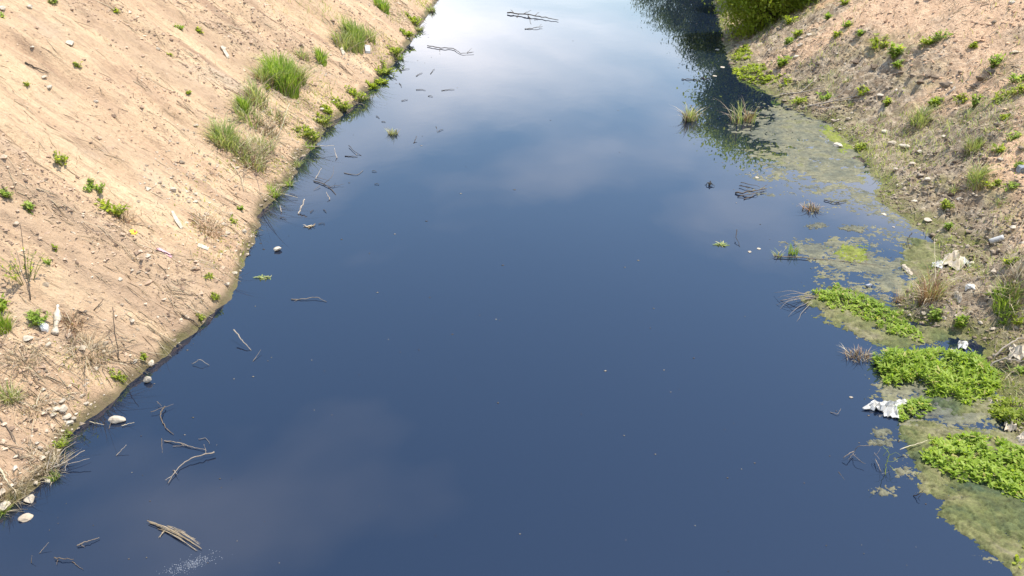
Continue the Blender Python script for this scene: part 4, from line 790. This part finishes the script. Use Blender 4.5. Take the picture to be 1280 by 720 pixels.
stick([(68, 697, .015), (80, 698, .02), (92, 699, .01)], 1.6, 'rusty twig floating by the lower sandy shore', 'twig', 'twig', tone=0.4, twigs=[[(72, 699), (71, 706)], [(90, 702), (104, 712)]])
stick([(49, 692, .0), (61, 678, .04)], 0.8, 'slender reed leaning out of the dark water', 'dry_stalk', 'stalk', tone=0.7)
stick([(39, 704, .0), (40, 694, .05)], 0.9, 'short reed stub standing in dark water', 'dry_stalk', 'stalk', tone=0.6)
sheaf = [[(188, 653), (210, 659, .02), (240, 678, .01)], [(195, 656), (222, 668, .03), (250, 684, .01)], [(200, 660), (225, 672, .02), (246, 688)], [(210, 658, .02), (232, 666, .03)], [(205, 664), (198, 672)], [(225, 664, .03), (250, 680, .02)], [(218, 662, .02), (244, 674, .02)]]
stick([(184, 651, .02), (205, 658, .03), (225, 668, .03), (252, 686, .01)], 1.0, 'sodden sheaf of straw floating beside foam bubbles', 'straw_sheaf', 'straw', tone=0.5, mat='straw', twigs=sheaf * 4)
k = 'tiny dark twig scrap floating on water'
for x, y, dx, dy in ((500, 88, 12, -2), (520, 95, 8, -4), (538, 92, 5, -6), (490, 97, 6, 3), (520, 112, 12, 1), (552, 113, 16, -1), (502, 126, 8, -1), (499, 104, 3, 5), (470, 145, 4, 3), (548, 164, 6, -2), (535, 120, 6, 1), (468, 230, 6, 1), (362, 242, 9, 3), (388, 266, 4, -4), (404, 262, 4, 4), (465, 214, 6, 1), (350, 272, 8, 2), (398, 280, 8, -1), (477, 152, 5, 1), (512, 60, 3, 3)):
    stick([(x, y, .008), (x + dx * .6, y + dy * .5 - 1, .012), (x + dx, y + dy, .006)], 0.75, near(k, x, y), 'twig_scrap', 'twig', tone=0.1, group='tiny floating twig scraps')

# ------------------------------------------------------------------ stones
stone(148, 526, 20, 'flat cream stone half sunk off the sandy waterline', tone=0.85, water=True, flat=0.45, asp=0.6)
stone(185, 478, 10, 'cone-shaped pale stone standing in water off the sand', tone=0.9, water=True, flat=1.3, asp=0.8)
stone(189, 455, 11, 'rounded cream stone on the waterline above the cone stone', tone=0.85)
stone(347, 313, 10, 'small white stone in water off the sandy waterline', tone=1.0, water=True, flat=0.7)
stone(87, 56, 18, 'pale yellow slab stone high on the sandy slope', tone=0.95, flat=0.3)
stone(216, 239, 11, 'rounded whitish stone on bare sand below grasses', tone=1.0)
stone(38, 626, 13, 'oval cream stone at the water beside straw', tone=0.8, flat=0.7)
stone(33, 648, 15, 'ochre stone awash at the lower sandy shore', tone=0.6, water=True, flat=0.5)
stone(6, 634, 14, 'cream stone under a pale fallen stalk', tone=0.85)
stone(1048, 184, 15, 'white flat stone at the rim of scum and mud', tone=1.0, flat=0.5)
stone(1276, 214, 18, 'blue-grey boulder among weeds on the muddy bank', 'grey', 0.8, 0.7)
stone(1267, 286, 10, 'cream round stone on the mud above the white tube', tone=0.95)
stone(1200, 250, 9, 'whitish round stone in the dark mud clods', tone=0.9)
stone(1086, 358, 9, 'round grey stone in patchy scum', 'grey', 1.0, 0.6, water=True)
k = 'pale stone in the pile at the sandy waterline'
for x, y, w in ((80, 512, 12), (84, 522, 13), (86, 530, 10), (70, 512, 9), (66, 520, 8), (92, 524, 8), (78, 502, 8)): stone(x, y, w, k, tone=rng.uniform(0.75, 1), group='pile of waterline stones')
k = 'small pale stone lying on the sandy bank'
for x, y, w in ((62, 110, 9), (55, 98, 8), (20, 280, 7), (150, 350, 7), (165, 402, 6), (245, 158, 7), (198, 62, 6), (120, 128, 6), (280, 62, 7), (40, 60, 6), (38, 10, 7), (3, 12, 9), (285, 292, 7), (305, 290, 8), (272, 302, 7), (258, 268, 8), (292, 342, 9), (284, 356, 7), (120, 462, 7), (170, 452, 7), (60, 432, 9), (35, 424, 12), (130, 440, 8), (50, 560, 8), (20, 572, 7), (60, 602, 8), (45, 605, 8), (402, 138, 8), (395, 150, 6), (108, 505, 7)):
    stone(x, y, w, near(k, x, y), tone=rng.uniform(0.6, 1), group='small stones of the sandy bank')
k = 'small pale stone lying in the muddy bank'
for x, y, w in ((1115, 180, 14), (1130, 184, 12), (1105, 166, 10), (1060, 150, 9), (1042, 152, 8), (1100, 120, 8), (1000, 58, 8), (932, 47, 7), (996, 72, 9), (1012, 44, 7), (1160, 62, 6), (1270, 66, 8), (1250, 200, 8), (1140, 205, 7), (1160, 225, 8), (1120, 212, 8), (1150, 190, 8), (1210, 190, 8), (1180, 172, 8), (1142, 252, 6), (1215, 330, 8), (1242, 340, 7), (1160, 276, 9), (1262, 452, 9), (1196, 395, 8), (1225, 404, 8), (1240, 412, 9), (1180, 398, 9), (1154, 392, 8), (1265, 4, 8)):
    stone(x, y, w, near(k, x, y), tone=rng.uniform(0.6, 1), flat=0.5, group='small stones of the muddy bank')
k = 'dark earth clod lying on the reddish slope'
for x, y, w in ((1070, 80, 12), (1092, 85, 10), (1180, 108, 13), (1168, 98, 10), (1150, 104, 12), (1160, 96, 9), (1140, 96, 8), (1225, 100, 12), (1238, 92, 10), (1200, 92, 8), (1125, 92, 8), (1216, 110, 11)): stone(x, y, w, near(k, x, y), 'mclod', 0.15, 0.6, 'earth clods of the reddish slope', name='earth_clod')

# ------------------------------------------------------------------ litter
def bottle(p0, p1, rpx, label):
    a, b = B(*p0), B(*p1); s = mpp(a); ax = b - a; L = np.linalg.norm(ax); ax /= L; r = rpx * s
    u = np.cross(ax, [0, 0, 1]); u /= np.linalg.norm(u); w = np.cross(u, ax); nrm = np.array([0, 0, r * 0.8])
    e = empty('plastic_bottle', a, label, 'bottle')
    def lathe(nm, prof, mat, k=18, dent=0.0):
        V = []
        for (t, q) in prof:
            an = np.arange(k) * 2 * pi / k; rr = r * q * (1 + dent * noise2(t * 9 + np.cos(an) * 1.5, np.sin(an) * 1.5 + t * 4, 3))
            V.append(a + nrm + ax * t * L + rr[:, None] * (np.cos(an)[:, None] * u + np.sin(an)[:, None] * w))
        n = len(prof); V = np.concatenate(V); q = [(i * k + j, i * k + (j + 1) % k, (i + 1) * k + (j + 1) % k, (i + 1) * k + j) for i in range(n - 1) for j in range(k)]
        V = np.concatenate([V, [a + nrm + ax * prof[0][0] * L, a + nrm + ax * prof[-1][0] * L]])
        tr = [(n * k, (j + 1) % k, j) for j in range(k)] + [(n * k + 1, (n - 1) * k + j, (n - 1) * k + (j + 1) % k) for j in range(k)]
        mk(nm, V, [np.array(q), np.array(tr)], M[mat], e, a, tone=rng.uniform(0.5, 1, len(V)))
    lathe('body', [(0, .75), (.03, .95), (.1, 1), (.2, .9), (.3, 1), (.4, .86), (.5, 1), (.6, .95), (.68, .98), (.78, .7), (.86, .42), (.93, .4)], 'cream', dent=0.7)
    lathe('cap', [(.92, .46), (.93, .5), (.99, .5), (1.0, .45)], 'plastic')
    lathe('label_band', [(.42, 1.04), (.45, 1.06), (.58, 1.06), (.62, 1.03)], 'cream', dent=0.25)
bottle((70, 420), (73, 384), 3.6, 'crushed white plastic bottle lying in dead grass')
def slab(pix, th, label, name, cat, mat, parts=()):
    P = [B(*q) for q in pix]; loc = P[0]
    def pl(PP, nm, m, par, lift, thk):
        PP = np.array(PP); PP[:, 2] += lift; T = PP + np.array([0, 0, thk]); n = len(PP); c = T.mean(0) + np.array([0, 0, thk * 0.5])
        V = np.concatenate([PP, T, [c]]); q = np.array([(i, (i + 1) % n, n + (i + 1) % n, n + i) for i in range(n)]); tr = np.array([(2 * n, n + i, n + (i + 1) % n) for i in range(n)])
        return mk(nm, V, [q, tr], M[m], par, loc, smooth=False, tone=np.full(len(V), 0.7))
    o = pl(P, name, mat, None, 0.0, th); tag(o, label, cat)
    for pp, nm, m in parts: pl([B(*q) for q in pp], nm, m, o, th + 0.003, 0.004)
    return o
slab([(162, 290), (166, 288), (172, 291), (170, 294), (164, 293)], 0.015, 'yellow and red wrapper scrap dropped on bare sand', 'wrapper', 'wrapper', 'yellow', [([(167, 290), (171, 291), (170, 293), (167, 293)], 'red_print', 'red')])
slab([(45, 402), (50, 401), (62, 410), (60, 416), (52, 414)], 0.03, 'white foam board scrap under the round dark weed', 'foam_scrap', 'scrap', 'plastic')
slab([(196, 312), (200, 311), (216, 320), (214, 323)], 0.012, 'faded pink plastic strip on sand beside a dark twig', 'plastic_strip', 'scrap', 'pink')
slab([(214, 265), (217, 265), (229, 285), (226, 287), (218, 276)], 0.015, 'long whitish paper scrap on the lower sandy slope', 'paper_scrap', 'scrap', 'cream')
slab([(248, 305), (262, 310), (260, 314), (247, 309)], 0.012, 'small grey-white paper scrap near the sandy waterline', 'paper_scrap', 'scrap', 'cream')
slab([(456, 59), (463, 60), (463, 67), (457, 67)], 0.05, 'white plastic scrap beside the broad light grass clump', 'plastic_scrap', 'scrap', 'plastic')
slab([(425, 62), (428, 61), (432, 69), (428, 70)], 0.04, 'cream scrap lying between two grass clumps on sand', 'paper_scrap', 'scrap', 'cream')
slab([(276, 60), (279, 59), (287, 72), (284, 74)], 0.03, 'narrow cream paper strip on high bare sand', 'paper_scrap', 'scrap', 'cream')
def rod(p0, p1, rpx, label, name, cat, mat):
    a, b = B(*p0), B(*p1); s = mpp(a); up = np.array([0, 0, rpx * s]); e = empty(name, a, label, cat); Lc = np.linspace(a + up, b + up, 6)
    ac = Acc(); ac.add(*tube(Lc, rpx * s, rpx * s, 14, 0.9)); ac.build('barrel', M[mat], e, a)
    ax = (b - a) / np.linalg.norm(b - a); ac = Acc(); ac.add(*tube(np.stack([a + up - ax * 0.012, a + up - ax * 0.001]), rpx * s * 0.8, rpx * s * 0.8, 14, 0.1)); ac.build('end_shade', M['wood'], e, a)  # dark disc stands in for the shade on the tube's left end
rod((1236, 306), (1254, 300), 3.6, 'white plastic tube lying on bare mud', 'plastic_tube', 'tube', 'plastic')
sheet([(1078, 512), (1110, 517), (1130, 508), (1092, 503)], 0.075, 'crumpled white plastic sheet half afloat beside a leafy tuft', 'plastic_sheet', 'plastic', n=(14, 7))
sheet([(1104, 521), (1124, 524), (1128, 512), (1106, 510)], 0.06, 'torn white plastic flap lapping in water under the sheet', 'plastic_sheet', 'plastic', n=(8, 6))
sheet([(1114, 508), (1142, 510), (1152, 503), (1124, 501)], 0.05, 'torn white plastic corner behind the leafy tuft', 'plastic_sheet', 'plastic', n=(11, 5))
sheet([(1196, 436), (1208, 438), (1210, 430), (1198, 428)], 0.06, 'crumpled white bag scrap at the pool\'s edge', 'plastic_scrap', 'scrap', n=(6, 5))
crumple(1191, 440, 7, 5, 'small white scrap in the pool by the leafy mat', 'plastic_scrap', 'scrap', 'plastic', 0.03, True)
sheet([(1260, 450), (1280, 450), (1278, 434), (1262, 434)], 0.08, 'cream rag draped over a driftwood limb', 'rag', 'rag', 'cream', (8, 7), False)
sheet([(1254, 540), (1270, 540), (1268, 522), (1256, 522)], 0.09, 'cream rag caught under the leafy clump', 'rag', 'rag', 'cream', (8, 7), False)
crumple(1242, 504, 16, 7, 'cream rag strip beside the big leafy mat', 'rag', 'rag', 'cream', 0.05, True)
sheet([(1174, 334), (1204, 336), (1206, 322), (1180, 320)], 0.09, 'dirty grey-white rag heap on the algae shelf', 'rag', 'rag', 'cream', (10, 7), False)
sheet([(1164, 336), (1180, 336), (1180, 328), (1165, 329)], 0.05, 'smaller off-white rag beside the rag heap', 'rag', 'rag', 'plastic', (6, 5), False)
sheet([(1203, 334), (1216, 333), (1215, 327), (1204, 326)], 0.05, 'white rag end trailing from the rag heap', 'rag', 'rag', 'plastic', (6, 4), False)
crumple(1134, 338, 10, 12, 'pale scrap stuck in algae by rusty stalks', 'rag', 'rag', 'cream', 0.05)
sheet([(1206, 365), (1219, 364), (1218, 358), (1207, 357)], 0.05, 'white scrap under the stretched straw', 'plastic_scrap', 'scrap', 'plastic', (6, 4), False)
crumple(1197, 369, 10, 6, 'off-white scrap on algae beside two straws', 'plastic_scrap', 'scrap', 'cream', 0.05)
crumple(1280, 548, 12, 8, 'pale rag scrap under plants by the caught rag', 'rag', 'rag', 'cream', 0.06)
for x, y, w, lb in ((937, 315, 7, 'bright white chip floating by the scum raft'), (948, 311, 7, 'grey-white chip beside the bright white chip'), (946, 222, 8, 'white chip floating above the drowned brush raft'), (1117, 284, 5, 'white speck of litter in shallow cove water'), (893, 95, 8, 'pale scrap floating against the bush reflection'),
                   (897, 62, 9, 'pale strip floating under the first bush'), (903, 84, 9, 'pale flat scrap on dark water below the first bush'), (1064, 497, 7, 'round pale bubble of scum off the white sheet'), (1105, 268, 9, 'flat pale leaf floating in shallow cove water')):
    crumple(x, y, w * 0.6, w * 0.28, lb, 'floating_scrap', 'scrap', 'cream', 0.015, True, amp=0.2)
def clump_float(px, py, w, h, label, mat='palegrass', n=60):
    p = W(px, py); s = mpp(p); q, a, r = roots_disc(p, w * s / 2, h * s, n); q[:, 2] = 0.0
    ac = Acc(); L = rng.uniform(3, 7, n) * s; ac.add(*leaves(q, _ang(n), rng.uniform(-0.05, 0.5, n), L, L * 0.3)); tag(ac.build('floating_weed', M[mat], None, p), label, 'water plant')
clump_float(330, 347, 18, 4, 'small green weed scrap floating alone off the sand')
clump_float(902, 306, 12, 4, 'small pale weed scrap floating off the scum raft')
clump_float(386, 283, 12, 2, 'thin brown weed scrap floating near the white stones', 'straw', 30)

# foam bubbles and dust on the water
n = 420; ft = rng.normal(0, 1, n); q = np.array([W(238 + 17 * ft[i] + rng.normal(0, 5), 705 - 6 * ft[i] + rng.normal(0, 3.5)) for i in range(n)]); q[:, 0] += 0.0
ac = Acc(); Vs, Fs = ICO2; V0, F0 = OCT, OCTF
Vb = (OCT[None] * rng.uniform(0.0008, 0.0036, (n, 1, 1)) * np.array([1, 1, 0.6]) + q[:, None, :]).reshape(-1, 3)
tag(mk('foam_bubbles', Vb, [(np.arange(n)[:, None, None] * 6 + OCTF[None]).reshape(-1, 3)], M['foam'], tone=rng.uniform(0, 1, n * 6)), 'patch of tiny white foam bubbles by the straw sheaf', 'foam', kind='stuff')
n = 700; pp = np.stack([rng.uniform(60, 1180, n), rng.uniform(20, 715, n)], 1); q = np.array([W(*a) for a in pp]); k = (q[:, 0] > xl(q[:, 1]) + 0.1) & (q[:, 0] < xr(q[:, 1]) - 0.4)
edge = np.minimum(q[:, 0] - xl(q[:, 1]), xr(q[:, 1]) - 0.6 - q[:, 0]); k &= rng.uniform(0, 1, n) < np.exp(-edge / 0.7) + 0.12; q = q[k]; n = len(q)
sz = rng.uniform(0.5, 1.6, n) * q[:, 1] / F
Vb = (OCT[None] * sz[:, None, None] * np.array([1.3, 1, 0.15]) * rng.uniform(0.5, 1.5, (n, 6, 3)) + q[:, None, :] + np.array([0, 0, 0.002])).reshape(-1, 3)
tag(mk('floating_specks', Vb, [(np.arange(n)[:, None, None] * 6 + OCTF[None]).reshape(-1, 3)], M['wood'], tone=np.repeat(rng.uniform(0, 1, n), 6)), 'tiny specks of debris floating on the canal', 'debris', kind='stuff')
for o in bpy.data.objects:
    if '_o' in o.keys(): del o['_o']
